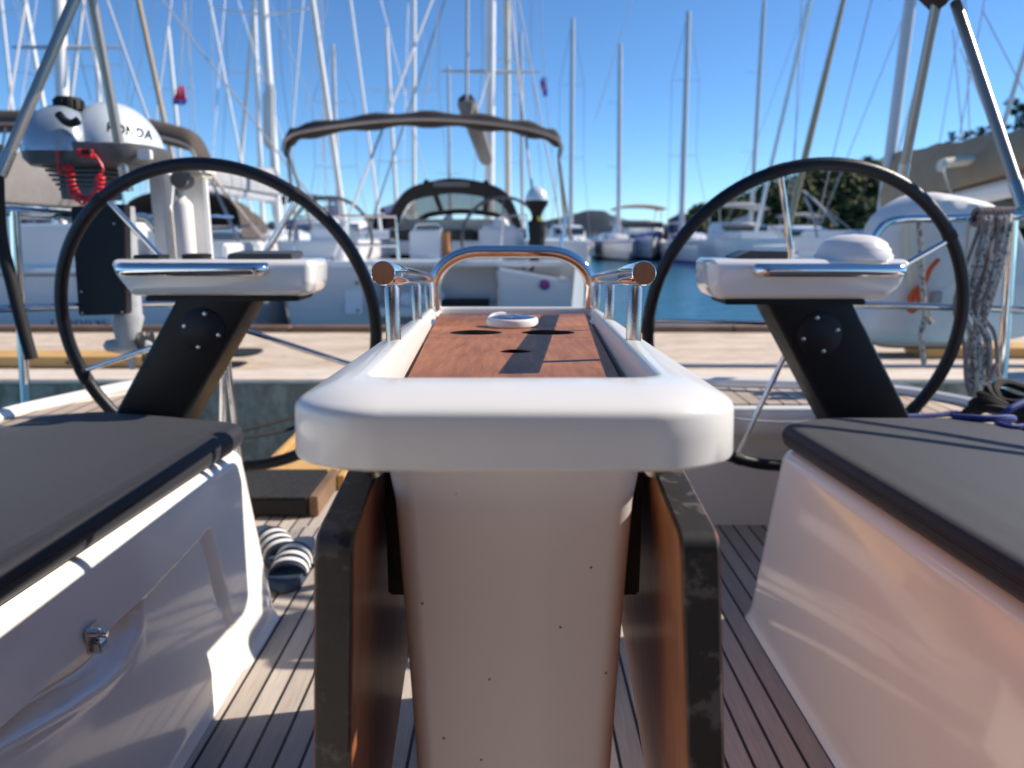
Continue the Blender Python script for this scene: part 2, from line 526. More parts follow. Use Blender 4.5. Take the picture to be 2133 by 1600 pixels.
def _split(self, name, mat, parent=None, **kw):
    """build each connected piece as an object of its own"""
    par = list(range(len(self.v)))

    def find(i):
        while par[i] != i:
            par[i] = par[par[i]]
            i = par[i]
        return i
    for f in self.f:
        for i in f[1:]:
            par[find(f[0])] = find(i)
    groups = {}
    for f in self.f:
        groups.setdefault(find(f[0]), []).append(f)
    out = []
    for fs in groups.values():
        m = MB()
        ids = sorted({i for f in fs for i in f})
        mp = {i: k for k, i in enumerate(ids)}
        m.v = [self.v[i] for i in ids]
        m.f = [tuple(mp[i] for i in f) for f in fs]
        out.append(m.build(name, mat, parent, **kw))
    return out


MB.split = _split


def wloc(o):
    p = Vector((0, 0, 0))
    while o:
        p = p + o.location
        o = o.parent
    return p


def tag(o, label, cat, group=None, kind=None):
    o["label"] = label
    o["category"] = cat
    if group:
        o["group"] = group
    if kind:
        o["kind"] = kind
    return o


def struct(o, kind="structure"):
    o["kind"] = kind
    return o


def thing(name, loc, label, cat, group=None):
    o = bpy.data.objects.new(name, None)
    o.empty_display_size = 0.05
    sc.collection.objects.link(o)
    o.location = loc
    return tag(o, label, cat, group)


def offset_poly(pts, d):
    """inset a convex counter-clockwise polygon by d"""
    n = len(pts)
    out = []
    for i in range(n):
        p0, p1, p2 = Vector(pts[i - 1][:2]), Vector(pts[i][:2]), Vector(pts[(i + 1) % n][:2])
        e1, e2 = (p1 - p0).normalized(), (p2 - p1).normalized()
        n1, n2 = Vector((-e1.y, e1.x)), Vector((-e2.y, e2.x))
        b = n1 + n2
        k = d / max(0.15, (1 + n1.dot(n2)))
        out.append(p1 + b * k)
    return out


def rpoly(pts, rad, n=8, d=0.0):
    """rounded convex ccw polygon, inset by d, constant vertex count"""
    if isinstance(rad, (int, float)):
        rad = [rad] * len(pts)
    q = offset_poly(pts, d) if d else [Vector(p[:2]) for p in pts]
    out = []
    m = len(q)
    for i in range(m):
        p0, p1, p2 = q[i - 1], q[i], q[(i + 1) % m]
        r = max(rad[i] - d, 0.0015)
        e1, e2 = (p0 - p1).normalized(), (p2 - p1).normalized()
        ang = e1.angle(e2)
        t = min(r / math.tan(ang / 2), (p0 - p1).length * 0.49, (p2 - p1).length * 0.49)
        r = t * math.tan(ang / 2)
        c = p1 + (e1 + e2).normalized() * (r / math.sin(ang / 2))
        a0 = math.atan2((p1 + e1 * t - c).y, (p1 + e1 * t - c).x)
        a1 = math.atan2((p1 + e2 * t - c).y, (p1 + e2 * t - c).x)
        da = (a1 - a0 + math.pi) % (2 * math.pi) - math.pi
        for k in range(n + 1):
            a = a0 + da * k / n
            out.append(Vector((c.x + r * math.cos(a), c.y + r * math.sin(a))))
    return out


def slab(mb, pts, rad, z0, z1, fil=0.01, seg=4, zf=None, n=8, puff=0.0):
    """rounded slab; zf(x,y) adds a height so tops can slope"""
    zf = zf or (lambda x, y: 0.0)
    rings = []

    def ring(d, z):
        return [Vector((p.x, p.y, z + zf(p.x, p.y))) for p in rpoly(pts, rad, n, d)]
    for k in range(seg + 1):
        a = math.pi / 2 * k / seg
        rings.append(ring(fil * (1 - math.sin(a)), z0 + fil * (1 - math.cos(a))))
    for k in range(seg + 1):
        a = math.pi / 2 * k / seg
        rings.append(ring(fil * (1 - math.cos(a)), z1 - fil * (1 - math.sin(a))))
    if puff:
        b = rings[-1]
        cen = sum(b, Vector()) / len(b)
        for k, t in enumerate((0.02, 0.04, 0.07, 0.11, 0.16, 0.22, 0.28, 0.36, 0.45, 0.56, 0.7, 0.85)):
            q = [p.lerp(Vector((cen.x, cen.y, p.z)), t) for p in b]
            rings.append([p + Vector((0, 0, puff * min(1, 1 - (1 - t / .45) ** 2 if t < .45 else 1) + .0028 * noise.noise(Vector((p.x * 5, p.y * 7, 1.7))))) for p in q])
    mb.rings(rings, cap0=True, cap1=True)


def arc(c, r, a0, a1, n, plane='XZ'):
    out = []
    for k in range(n + 1):
        a = R(a0 + (a1 - a0) * k / n)
        q = {'XZ': (r * math.cos(a), 0, r * math.sin(a)), 'XY': (r * math.cos(a), r * math.sin(a), 0), 'YZ': (0, r * math.cos(a), r * math.sin(a))}[plane]
        out.append(Vector(c) + Vector(q))
    return out


def smooth_path(pts, sub=6, closed=False):
    """Catmull-Rom through points"""
    P = [Vector(p) for p in pts]
    n = len(P)
    out = []
    rng = range(n) if closed else range(n - 1)
    for i in rng:
        p0 = P[(i - 1) % n] if closed or i > 0 else P[0]
        p1, p2 = P[i], P[(i + 1) % n]
        p3 = P[(i + 2) % n] if closed or i + 2 < n else P[-1]
        for k in range(sub):
            t = k / sub
            out.append(0.5 * ((2 * p1) + (p2 - p0) * t + (2 * p0 - 5 * p1 + 4 * p2 - p3) * t * t + (3 * p1 - p0 - 3 * p2 + p3) * t ** 3))
    if not closed:
        out.append(P[-1])
    return out


def text_mesh(txt, size, extrude=0.0, bold=0.0, space=1.0):
    cu = bpy.data.curves.new("lettering", 'FONT')
    cu.body = txt
    cu.size = size
    cu.align_x = 'CENTER'
    cu.align_y = 'CENTER'
    cu.extrude = extrude
    cu.offset = bold
    cu.space_character = space
    o = bpy.data.objects.new("lettering", cu)
    sc.collection.objects.link(o)
    dg = bpy.context.evaluated_depsgraph_get()
    me = bpy.data.meshes.new_from_object(o.evaluated_get(dg))
    bpy.data.objects.remove(o)
    return me


def cut(obj, cutters):
    """boolean the cutter meshes out of obj and drop them"""
    for c in cutters:
        md = obj.modifiers.new("cut", 'BOOLEAN')
        md.object = c
        md.operation = 'DIFFERENCE'
        md.solver = 'EXACT'
    dg = bpy.context.evaluated_depsgraph_get()
    me = bpy.data.meshes.new_from_object(obj.evaluated_get(dg))
    obj.modifiers.clear()
    obj.data = me
    for c in cutters:
        bpy.data.objects.remove(c)


def smoothstep(a, b, x):
    t = min(1, max(0, (x - a) / (b - a)))
    return t * t * (3 - 2 * t)


# =================================================================== THE SETTING
WATER_Z = -0.80
mb = MB()
mb.add([(-3000, -300, WATER_Z), (3000, -300, WATER_Z), (3000, 4000, WATER_Z), (-3000, 4000, WATER_Z)], [(0, 1, 2, 3)])
struct(mb.build("water", MT['water'], smooth=False))
mb = MB()
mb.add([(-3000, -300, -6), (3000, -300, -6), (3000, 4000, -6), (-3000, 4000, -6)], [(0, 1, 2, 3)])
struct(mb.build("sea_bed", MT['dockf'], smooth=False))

DY0, DY1 = 4.42, 6.78
mb = MB()
mb.box((0, (DY0 + 0.34 + DY1 - 0.16) / 2, -0.5), (60, DY1 - 0.16 - DY0 - 0.34, 1.0))
struct(mb.build("dock", MT['dock'], smooth=False))
mb = MB()
mb.box((0, DY0 + 0.17, -0.012), (60, 0.34, 0.029))
struct(mb.build("dock_kerb", MT['kerbc'], smooth=False, bevel=0.012))
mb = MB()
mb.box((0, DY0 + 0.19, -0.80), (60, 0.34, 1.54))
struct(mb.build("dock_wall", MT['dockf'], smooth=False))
mb = MB()
for x in range(-15, 15):
    mb.box((x * 2 + 1, DY1 - 0.08, -0.03), (1.985, 0.15, 0.16))
struct(mb.build("dock_timber_edge", MT['oak'], smooth=False, bevel=0.01))

# ---- our own yacht: hull, sole, decks, cabin behind the viewer
mb = MB()
hs = [(-8.0, 0.25), (-6.5, 1.0), (-4.5, 1.55), (-2.0, 1.85), (0.5, 1.85), (2.0, 1.62), (2.72, 1.42)]
rings = []
for y, b in hs:
    rings.append([Vector((-b, y, 0.34)), Vector((-b * 0.99, y, -0.2)), Vector((-b * 0.9, y, -0.85)), Vector((0, y, -1.1)), Vector((b * 0.9, y, -0.85)), Vector((b * 0.99, y, -0.2)), Vector((b, y, 0.34))])
mb.rings(rings, closed=False)
mb.add([Vector((-1.42, 2.72, -0.03)), Vector((1.42, 2.72, -0.03)), Vector((1.28, 2.72, -0.85)), Vector((-1.28, 2.72, -0.85))], [(0, 1, 2, 3)])
struct(mb.build("yacht_hull", MT['gel']))
mb = MB()
mb.box((0, 1.06, -0.02), (2.5, 3.30, 0.04))
struct(mb.build("cockpit_sole", MT['teak'], smooth=False))
# flush hatch in the sole with pale frame, left aft
mb = MB()
slab(mb, [(-0.66, 1.86), (-0.36, 1.86), (-0.36, 2.12), (-0.66, 2.12)], 0.03, 0.0005, 0.005, 0.002, 2)
hatch = mb.build("sole_hatch", M("hatch_frame", (0.50, 0.47, 0.46), 0.4))
struct(hatch)
mb = MB()
slab(mb, [(-0.645, 1.875), (-0.375, 1.875), (-0.375, 2.105), (-0.645, 2.105)], 0.02, 0.002, 0.0085, 0.001, 2)
struct(mb.build("sole_hatch_lid", MT['teak']))

for s in (-1, 1):
    # coaming and side deck
    mb = MB()
    prof = [(1.16, 0.0), (1.16, 0.355), (1.19, 0.376), (1.80, 0.376), (1.84, 0.33)]
    rings = []
    for y in (-6.0, -3.0, -0.6, 0.5, 1.3, 1.62, 1.90):
        k = 1.0 if y < 1.2 else 1 - 0.12 * ((y - 1.2) / 0.7) ** 2
        rings.append([Vector((s * (1.16 + (x - 1.16) * (0.55 if y < -3 else k)), y, z)) for x, z in prof])
    mb.rings(rings, closed=False)
    struct(mb.build("side_deck", MT['gel']))
    mb = MB()
    rings = []
    for y, h in ((-0.62, 0.70), (0.3, 0.68), (0.9, 0.62), (1.25, 0.5), (1.4, 0.40)):
        rings.append([Vector((s * x, y, z)) for x, z in ((1.20, 0.38), (1.225, h - 0.02), (1.25, h), (1.38, h), (1.41, h - 0.03), (1.46, 0.38))])
    mb.rings(rings, closed=False, cap0=True, cap1=True)
    struct(mb.build("coaming", MT['gel']))

# aft platform, right: white riser and bench with teak top
mb = MB()
prof = [(2.14, 0.0), (2.14, 0.265), (2.135, 0.29), (2.095, 0.30), (2.09, 0.312), (2.09, 0.362), (2.10, 0.374)]
rings = []
for x in (0.17, 0.5, 0.9, 1.3):
    rings.append([Vector((x, y, z)) for y, z in prof])
mb.rings(rings, closed=False)
mb.add([Vector((0.17, 2.14, 0)), Vector((0.17, 2.10, 0.374)), Vector((0.17, 2.48, 0.374)), Vector((0.17, 2.72, 0))], [(0, 1, 2, 3)])
mb.add([Vector((0.17, 2.48, 0.374)), Vector((1.25, 2.40, 0.374)), Vector((1.25, 2.72, -0.03)), Vector((0.17, 2.72, -0.03))], [(0, 1, 2, 3)])
struct(mb.build("aft_bench_moulding", MT['gel']))


def deck_patch(name, pts, z, mat, rim):
    mb = MB()
    slab(mb, pts, [p[2] for p in pts] if len(pts[0]) > 2 else 0.04, z - 0.03, z, 0.01, 3)
    o = mb.build(name, rim)
    struct(o)
    mb = MB()
    q = offset_poly([Vector(p[:2]) for p in pts], 0.035)
    slab(mb, [tuple(p) for p in q], 0.05, z - 0.01, z + 0.005, 0.002, 2)
    struct(mb.build("teak_deck", mat))


deck_patch("aft_deck", [(0.17, 2.095, .02), (0.98, 2.095, .02), (1.0, 1.30, .04), (1.46, 1.30, .05), (1.41, 2.05, .15), (1.22, 2.33, .15), (0.17, 2.47, .04)], 0.380, MT['teakw'], MT['gel'])
deck_patch("aft_deck", [(-1.46, 1.30, .05), (-1.0, 1.30, .04), (-1.02, 1.92, .03), (-1.02, 1.96, .03), (-1.02, 2.30, .04), (-1.22, 2.31, .12), (-1.40, 2.05, .15)], 0.380, MT['teakw'], MT['gel'])
mb = MB()
mb.rings([[Vector((-1.04, y, z)) for y, z in ((1.95, 0), (1.95, .37), (2.28, .37), (2.4, 0))], [Vector((-1.35, y, z)) for y, z in ((1.95, 0), (1.95, .37), (2.28, .37), (2.4, 0))]], cap0=True, cap1=True)
struct(mb.build("aft_bench_moulding", MT['gel']))
# low white toe rails along the aft edges
mb = MB()
mb.tube(smooth_path([(0.2, 2.45, .39), (0.8, 2.40, .39), (1.15, 2.32, .39), (1.33, 2.13, .39), (1.40, 1.85, .39), (1.41, 1.66, .39)], 5), 0.02, 8)
struct(mb.build("toe_rail", MT['gel']))
mb = MB()
mb.tube(smooth_path([(-1.03, 2.30, .40), (-1.1, 2.32, .405), (-1.2, 2.31, .40), (-1.33, 2.13, .39), (-1.39, 1.95, .39), (-1.41, 1.66, .39)], 5), 0.022, 8)
struct(mb.build("toe_rail", MT['gel']))

# cabin end behind the viewer
mb = MB()
mb.box((-0.92, -0.70, 0.5), (0.96, 0.1, 1.1)); mb.box((0.92, -0.70, 0.5), (0.96, 0.1, 1.1))
mb.box((0, -2.6, 1.06), (2.4, 3.7, 0.12))
struct(mb.build("cabin_bulkhead", MT['gel'], smooth=False, bevel=0.015))
mb = MB()
mb.box((0, -0.72, 0.52), (0.86, 0.04, 1.02))
struct(mb.build("companionway_washboard", MT['leaf'], smooth=False))
mb = MB()
rings = []
for y, hgt in ((-0.20, 0.66), (-0.75, 0.74), (-1.3, 0.70), (-1.9, 0.35), (-2.3, 0.02)):
    rings.append([Vector((1.22 * math.cos(R(a)), y, 1.06 + hgt * abs(math.sin(R(a))) ** .7)) for a in range(0, 181, 10)])
mb.rings(rings, closed=False)
struct(mb.build("blocking_sprayhood", MT['brown']))  # unseen hood, stretched aft to block sky light from the table front

# =================================================================== COCKPIT TABLE
X0 = 0.0015


def z_rim(y):
    return 0.769 - 0.0585 * (y - 0.78)


def w_out(y):
    return 0.147 + 0.0615 * (y - 0.78)


def z_wood(y):
    return 0.762 - 0.0497 * (y - 0.5)


def w_wood(y):
    return 0.0943 + 0.0684 * (y - 0.645)


table = thing("cockpit_table", (X0, 1.0, 0), "white cockpit table with varnished wood lids, folded side leaves and polished rails", "table")
YF, YB = 0.410, 1.685
outer = [(X0 - w_out(YF) - .003, YF), (X0 + w_out(YF) + .003, YF), (X0 + w_out(YB), YB), (X0 - w_out(YB), YB)]
YI0, YI1 = 0.482, 1.645
inner = [(X0 - w_wood(YI0) - .012, YI0), (X0 + w_wood(YI0) + .012, YI0), (X0 + w_wood(YI1) + .010, YI1), (X0 - w_wood(YI1) - .010, YI1)]
ro, ri = [.058, .058, .045, .045], [.022, .022, .02, .02]


def tring(poly, rad, d, dz, zf, ybulge=0.0):
    out = []
    for p in rpoly(poly, rad, 10, d):
        y = p.y
        if ybulge and y < YF + 0.02:
            y -= ybulge * (1 - ((p.x - X0) / 0.12) ** 2)
        f = 1 + (.085 * (1 - smoothstep(.44, .74, p.y)) if poly is outer else 0)
        out.append(Vector((X0 + (p.x - X0) * f, y, zf(p.y) + dz)))
    return out


def zl(y):
    return z_rim(y)


def lerp_rings(a, b, t):
    return [p.lerp(q, t) for p, q in zip(a, b)]


rg = []
rg.append(tring(outer, ro, 0.030, -0.045, zl))
rg.append(tring(outer, ro, 0.004, -0.0475, zl))
rg.append(tring(outer, ro, 0.0008, -0.0462, zl))
rg.append(tring(outer, ro, 0.0, -0.044, zl, .005))
rg.append(tring(outer, ro, 0.0005, -0.028, zl, .006))
for d, dz in ((0.001, -.0155), (0.002, -.0125), (0.0042, -.0102), (0.008, -.0082)):
    rg.append(tring(outer, ro, d, dz, zl, .006))
top_o = tring(outer, ro, 0.016, -0.0045, zl)
top_i = tring(inner, ri, -0.006, 0.0, zl)
rg.append(top_o)
rg.append(lerp_rings(top_o, top_i, 0.45))
rg[-1] = [p + Vector((0, 0, 0.0016)) for p in rg[-1]]
rg.append(top_i)
rg.append(tring(inner, ri, -0.003, -0.0008, zl))
rg.append(tring(inner, ri, -0.0008, -0.003, zl))
rg.append(tring(inner, ri, 0.0008, -0.007, zl))
flo = tring(inner, ri, 0.0065, 0, lambda y: z_wood(y) - 0.006)
rg.append(flo)
rg.append(tring(inner, ri, 0.0085, 0, lambda y: z_wood(y) - 0.020))
mb = MB()
mb.rings(rg, cap1=True)
mb.f.append(tuple(range(len(rg[0]) - 1, -1, -1)))
mb.build("table_top", MT['gelt'], table, angle=35)

# wood lids in three panels, with round holes
seams = [0.505, 1.115 - 0.078, 1.115 + 0.135, 1.632]
cups = [(X0 - 0.0575, 1.12, 0.0415), (X0 + 0.053, 1.12, 0.0415)]
finger = (X0 + 0.002, 0.855, 0.0195)


def cutter(c):
    mb = MB()
    z = z_wood(c[1])
    mb.lathe((c[0], c[1], 0), [(c[2], z - 0.05), (c[2], z + 0.05)], 40)
    return mb.build("cutter", MT['black'])


for i in range(3):
    a, b = seams[i] + 0.0014, seams[i + 1] - 0.0014
    pts = [(X0 - w_wood(a), a), (X0 + w_wood(a), a), (X0 + w_wood(b), b), (X0 - w_wood(b), b)]
    mb = MB()
    slab(mb, pts, 0.004, -0.014, 0.0, 0.0015, 2, zf=lambda x, y: z_wood(y), n=3)
    lid = mb.build("table_lid", MT['wood'], table, angle=30)
    cs = [c for c in cups + [finger] if a < c[1] < b]
    if cs:
        cut(lid, [cutter(c) for c in cs])
        lid.data.materials.clear()
        lid.data.materials.append(MT['wood'])
        for pg in lid.data.polygons:
            pg.use_smooth = False
for c in cups + [finger]:
    mb = MB()
    z = z_wood(c[1]) - 0.0016
    mb.lathe((c[0], c[1], 0), [(c[2] - .0006, z), (c[2] - .001, z - (.05 if c is not finger else .012)), (0.001, z - (.052 if c is not finger else .0125))], 32, cap0=False)
    mb.build("cup_liner", MT['black'], table)

# handrails: rail, three posts each
RY0, RY1 = 0.70, 1.62


def rail_pt(s, y):
    t = (y - 0.78) / 0.78
    x = X0 + s * (0.1275 + 0.0495 * t)
    z = z_rim(y) + 0.0685 - 0.006 * t
    return Vector((x, y, z))


for s in (-1, 1):
    mb = MB()
    path = [rail_pt(s, RY0), rail_pt(s, RY0 + 0.0007), rail_pt(s, RY0 + .002)] + [rail_pt(s, y) for y in (0.9, 1.1, 1.3, 1.5, 1.6)]
    mb.tube(path, [0.0107, 0.0114, 0.0116] + [0.0116] * 5, 40)
    rail = mb.build("handrail", MT['chrome'], table, angle=20)
    for y in (0.78, 1.17, 1.56):
        p = rail_pt(s, y)
        mb = MB()
        zb = z_rim(y) - 0.003
        mb.lathe((p.x, p.y, 0), [(0.0080, zb), (0.0080, p.z - 0.0145), (0.0068, p.z - 0.0125), (0.0068, p.z - 0.006)], 24, cap0=False, cap1=False)
        mb.build("post", MT['steel'], rail)
# grab loop at the aft end
mb = MB()
zb = z_rim(1.635) - .004
pl = [Vector((X0 - .171, 1.635, zb)), Vector((X0 - .171, 1.635, zb + .03))] + \
    [Vector((X0 - .171 + .10 * (1 - math.cos(R(a))), 1.635, zb + .05 + .074 * math.sin(R(a)))) for a in range(0, 91, 6)]
pr = [Vector((2 * X0 - p.x, p.y, p.z)) for p in reversed(pl)]
mb.tube(pl + [Vector((X0, 1.635, zb + .1245))] + pr, 0.0142, 24)
mb.build("grab_loop", MT['chrome'], table)

# leg
mb = MB()
rings = []
for z, hw, y0, y1, ins in ((0.0, .0615, .515, 1.30, 0), (0.25, .068, .507, 1.33, 0), (0.475, .0765, .50, 1.36, 0), (0.60, .0815, .497, 1.38, 0), (0.69, .0855, .495, 1.39, 0), (0.715, .0885, .490, 1.40, 0), (0.733, .096, .483, 1.42, 0)):
    pl = rpoly([(X0 - hw, y0), (X0 + hw, y0), (X0 + hw + .03, y1), (X0 - hw - .03, y1)], .017, 7)
    rings.append([Vector((p.x, p.y, min(z, z_wood(p.y) - 0.026))) for p in pl])
mb.rings(rings, cap0=True, cap1=True)
mb.build("table_leg", MT['gel2'], table, angle=50)

# folded leaves with worn dark edge band, hinges
for s in (-1, 1):
    def lx(y, z, t):
        # t = 0 outer skin, 1 inner skin
        x = 0.1215 + 0.060 * (y - 0.42) + (0.054 if s < 0 else 0.075) * (0.687 - z) - 0.0225 * t + (.0035 if s > 0 else 0)
        return X0 + s * x
    ztop, zbot, ya, yb = 0.700, 0.275, 0.420, 1.385
    outl = rpoly([(ya, zbot), (yb, zbot), (yb, ztop), (ya, ztop)], [.05, .10, .03, .013], 5)
    mb = MB()
    tt = [0.0, 0.0, 0.05, 0.5, 0.95, 1.0, 1.0]
    dd = [0.0035, 0.0012, 0.0, 0.0, 0.0, 0.0012, 0.0035]
    rings = []
    for t, d in zip(tt, dd):
        q = rpoly([(ya, zbot), (yb, zbot), (yb, ztop), (ya, ztop)], [.05, .10, .03, .013], 5, d)
        rings.append([Vector((lx(p.x, p.y, t), p.x, p.y)) for p in q])
    mb.rings(rings)
    band = mb
    mb = MB()
    q = rpoly([(ya, zbot), (yb, zbot), (yb, ztop), (ya, ztop)], [.05, .10, .03, .013], 5, 0.0030)
    r0 = [Vector((lx(p.x, p.y, -0.05), p.x, p.y)) for p in q]
    r1 = [Vector((lx(p.x, p.y, 1.05), p.x, p.y)) for p in q]
    mb.rings([r0, r1], cap0=True, cap1=True)
    leaf = mb.build("table_leaf", MT['leaf'], table, angle=30)
    band.build("edge_band", MT['edge'], leaf, angle=28)
    for yh in (0.535, 1.35):
        mb = MB()
        xh = X0 + s * (0.0955 + 0.060 * (yh - .42))
        mb.lathe((xh, yh - .02, 0.7125), [(0.004, -.002), (0.0078, 0), (0.0085, .004), (0.0085, 0.06)], 18, axis='Y')
        mb.build("hinge", MT['steel'], table)
    mb = MB()
    y0, y1 = .575, 1.30
    P0 = [Vector((X0 + s * (x + .06 * (y0 - .42)), y0, z)) for x, z in ((.0800, .580), (.0965, .580), (.0965, .703), (.0800, .703))]
    P1 = [Vector((X0 + s * (x + .06 * (y1 - .42)), y1, z)) for x, z in ((.0800, .580), (.0965, .580), (.0965, .676), (.0800, .676))]
    mb.rings([P0, P1], cap0=True, cap1=True)
    mb.build("gap_board", MT['black'], table, bevel=.002)  # black board filling the gap between leg and folded leaf

# little round disc lying on the lids
d0 = Vector((X0 - 0.001, 1.235, z_wood(1.235)))
disc = thing("deck_light", d0, "flat round white disc with a dark blue glassy top lying on the wooden table", "light")
mb = MB()
mb.lathe((d0.x, d0.y, 0), [(0.030, d0.z + .0012), (0.0405, d0.z + .0012), (0.0432, d0.z + .004), (0.0432, d0.z + .0125), (0.0415, d0.z + .0152), (0.039, d0.z + .0162), (0.037, d0.z + .0155)], 48)
ca, sa = math.cos(R(160)), math.sin(R(160))
mb.tube(smooth_path([(d0.x - .040, d0.y + .010, d0.z + .013), (d0.x - .033, d0.y + .024, d0.z + .0175), (d0.x - .018, d0.y + .034, d0.z + .019), (d0.x - .012, d0.y + .036, d0.z + .017)], 4), 0.0028, 8)
mb.build("housing", MT['plastw'], disc)
mb = MB()
mb.lathe((d0.x, d0.y, 0), [(0.0385, d0.z + .0162), (0.030, d0.z + .0185), (0.012, d0.z + .020), (0.0005, d0.z + .0202)], 48)
mb.build("glass_top", MT['discb'], disc)
mb = MB()
for a, ln in ((90, .030), (150, .03), (30, .03), (250, .022)):
    dx, dy = math.cos(R(a)), math.sin(R(a))
    mb.box((d0.x + dx * ln / 2, d0.y + dy * ln / 2, d0.z + .0200), (ln, .0016, .0012), Matrix.Rotation(R(a), 3, 'Z'))
mb.build("markings", MT['steel'], disc, smooth=False)

# =================================================================== SEATS AND CUSHIONS


def xt(y):
    return 0.605 + 0.0642 * (1.596 - y)


def seat(s, label, left):
    root = thing("cockpit_bench", (s * 0.9, 0.9, 0), label, "seat")
    ys = [-0.64 + (1.575 + 0.64) * i / 260 for i in range(261)]
    zs = [0.0, 0.004, 0.009, 0.016, 0.025] + [0.035 + (0.382 - 0.035) * i / 110 for i in range(111)]
    top = [(0.388, 0.001), (0.394, 0.0035), (0.400, 0.0075), (0.405, 0.013), (0.409, 0.021), (0.410, 0.032), (0.410, 0.30), (0.410, 0.56)]

    def lipz(y):
        return 0.283 + 0.075 * max(0.0, y - 1.12)

    def curve(y):
        # lower edge of the finger scoop
        pts = [(0.62, .31), (.817, .259), (.92, .235), (.99, .223), (1.045, .222), (1.11, .243), (1.13, .27), (1.14, .30)]
        for (a, b), (c, d) in zip(pts, pts[1:]):
            if a <= y <= c:
                return b + (d - b) * (y - a) / (c - a)
        return .36

    def disp(y, z):
        if not left:
            return 0.0
        d = 0.0
        lip = lipz(y)
        inside = (1 - smoothstep(1.372, 1.384, y)) * smoothstep(-0.2, -0.1, y)
        low = 1 - smoothstep(lip - .005, lip + .001, z)
        d += 0.010 * inside * low
        g = math.exp(-((y - 1.374) / .0085) ** 2) * smoothstep(.13, .17, z) * (1 - smoothstep(lip - .004, lip + .004, z))
        d += 0.013 * g
        if 0.64 < y < 1.14:
            c = curve(y)
            sc_ = smoothstep(c - .004, c + .022, z) * (1 - smoothstep(lip - .004, lip + .003, z))
            d += 0.026 * sc_ * smoothstep(.64, .76, y)
            d -= 0.0022 * math.exp(-((z - c + .008) / .010) ** 2) * smoothstep(.64, .74, y) * (1 - smoothstep(1.11, 1.138, y))
        return d

    rings = []

    def prof(y, ins=0.0, zdrop=0.0):
        out = []
        b = 0.553
        t = xt(y)
        for z in zs:
            f = z / 0.41
            x = b + (t - b) * f
            if z < .03:
                x -= 0.010 * (1 - z / .03) ** 2
            out.append(Vector((s * (x + disp(y, z) + ins), y, z)))
        for z, dx in top:
            x = b + (t - b) * min(z / 0.41, 1) + dx
            out.append(Vector((s * (max(x, out[-1].x * s if False else x) + ins), y, z - zdrop)))
        return out
    for y in ys:
        rings.append(prof(y))
    for dy, ins, zd in ((0.012, .0015, .0006), (0.020, .006, .003), (0.0245, .013, .008)):
        rings.append([p + Vector((0, dy, 0)) for p in prof(1.575, ins, zd)])
    mb = MB()
    mb.rings(rings, closed=False)
    n = len(rings[0])
    last = rings[-1]
    mb.add(last + [Vector((last[-1].x, last[-1].y, 0))], [tuple(range(n + 1))])
    mb.build("seat_moulding", MT['gel'], root, angle=60)
    if left:
        y0, z0 = 0.992, 0.297
        b = 0.553 + (xt(y0) - 0.553) * z0 / .41
        mb = MB()
        rot = Matrix.Rotation(R(-7), 3, 'Y')
        # plate
        pl = rpoly([(-.017, -.024), (.017, -.024), (.017, .020), (-.017, .020)], [.010, .010, .003, .003], 5)
        r0 = [Vector((-b + .0005, y0 + p.x, z0 + p.y)) for p in pl]
        r1 = [Vector((-b + .0035, y0 + p.x, z0 + p.y)) for p in pl]
        mb.rings([r0, r1], cap0=True, cap1=True)
        latch = mb.build("latch_plate", MT['steel'], root)
        mb = MB()
        mb.lathe((-b, y0 + .002, z0 + .004), [(.0085, .003), (.0085, .010), (.0055, .012), (.005, .017), (.006, .019), (.0045, .0225), (.0005, .0235)], 20, axis='X')
        mb.build("knob", MT['chrome'], latch)
        mb = MB()
        mb.box((-b + .010, y0 + .001, z0 - .014), (.014, .020, .020))
        mb.build("hasp", MT['chrome'], latch, bevel=.003)
    return root


seat(-1, "white moulded cockpit seat with a metal latch and scooped locker lip", True)
seat(1, "plain glossy white moulded cockpit seat with warm wood reflections", False)


def cushion(s, label, mat, pts):
    root = thing("seat_cushion", (s * .9, .9, .41), label, "cushion")
    mb = MB()
    P = [(s * x, y) for x, y in pts]
    if s < 0:
        P = P[::-1]
    rad = [0.05] * len(P)
    slab(mb, P, rad, 0.4115, 0.467, 0.025, 7, n=6, puff=0.005)
    body = mb.build("cushion_body", mat, root, angle=60)
    for d, z in ((0.0006, .4475), (-0.0006, .4425)):
        mb = MB()
        ring = [Vector((p.x, p.y, z)) for p in rpoly(P, rad, 6, d + 0.0004)]
        mb.tube(ring, 0.0009, 6, closed=True)
        mb.build("seam", MT['vside'], body)
    return root


cushion(-1, "dark charcoal cushion on the seat with the metal latch", MT['vinyl'],
        [(xt(-.6) - .012, -.60), (1.17, -.60), (1.17, 1.30), (1.10, 1.66), (0.98, 1.715), (0.80, 1.67), (xt(1.61) - .012, 1.606)])
cushion(1, "charcoal cushion, painted paler as if sunlit, on the plain white seat", MT['vinyl_lit'],
        [(xt(-.6) - .008, -.60), (1.17, -.60), (1.17, 1.30), (1.10, 1.57), (1.02, 1.655), (0.72, 1.655), (xt(1.61) - .008, 1.606)])

# =================================================================== HELM: WHEELS AND CONSOLES


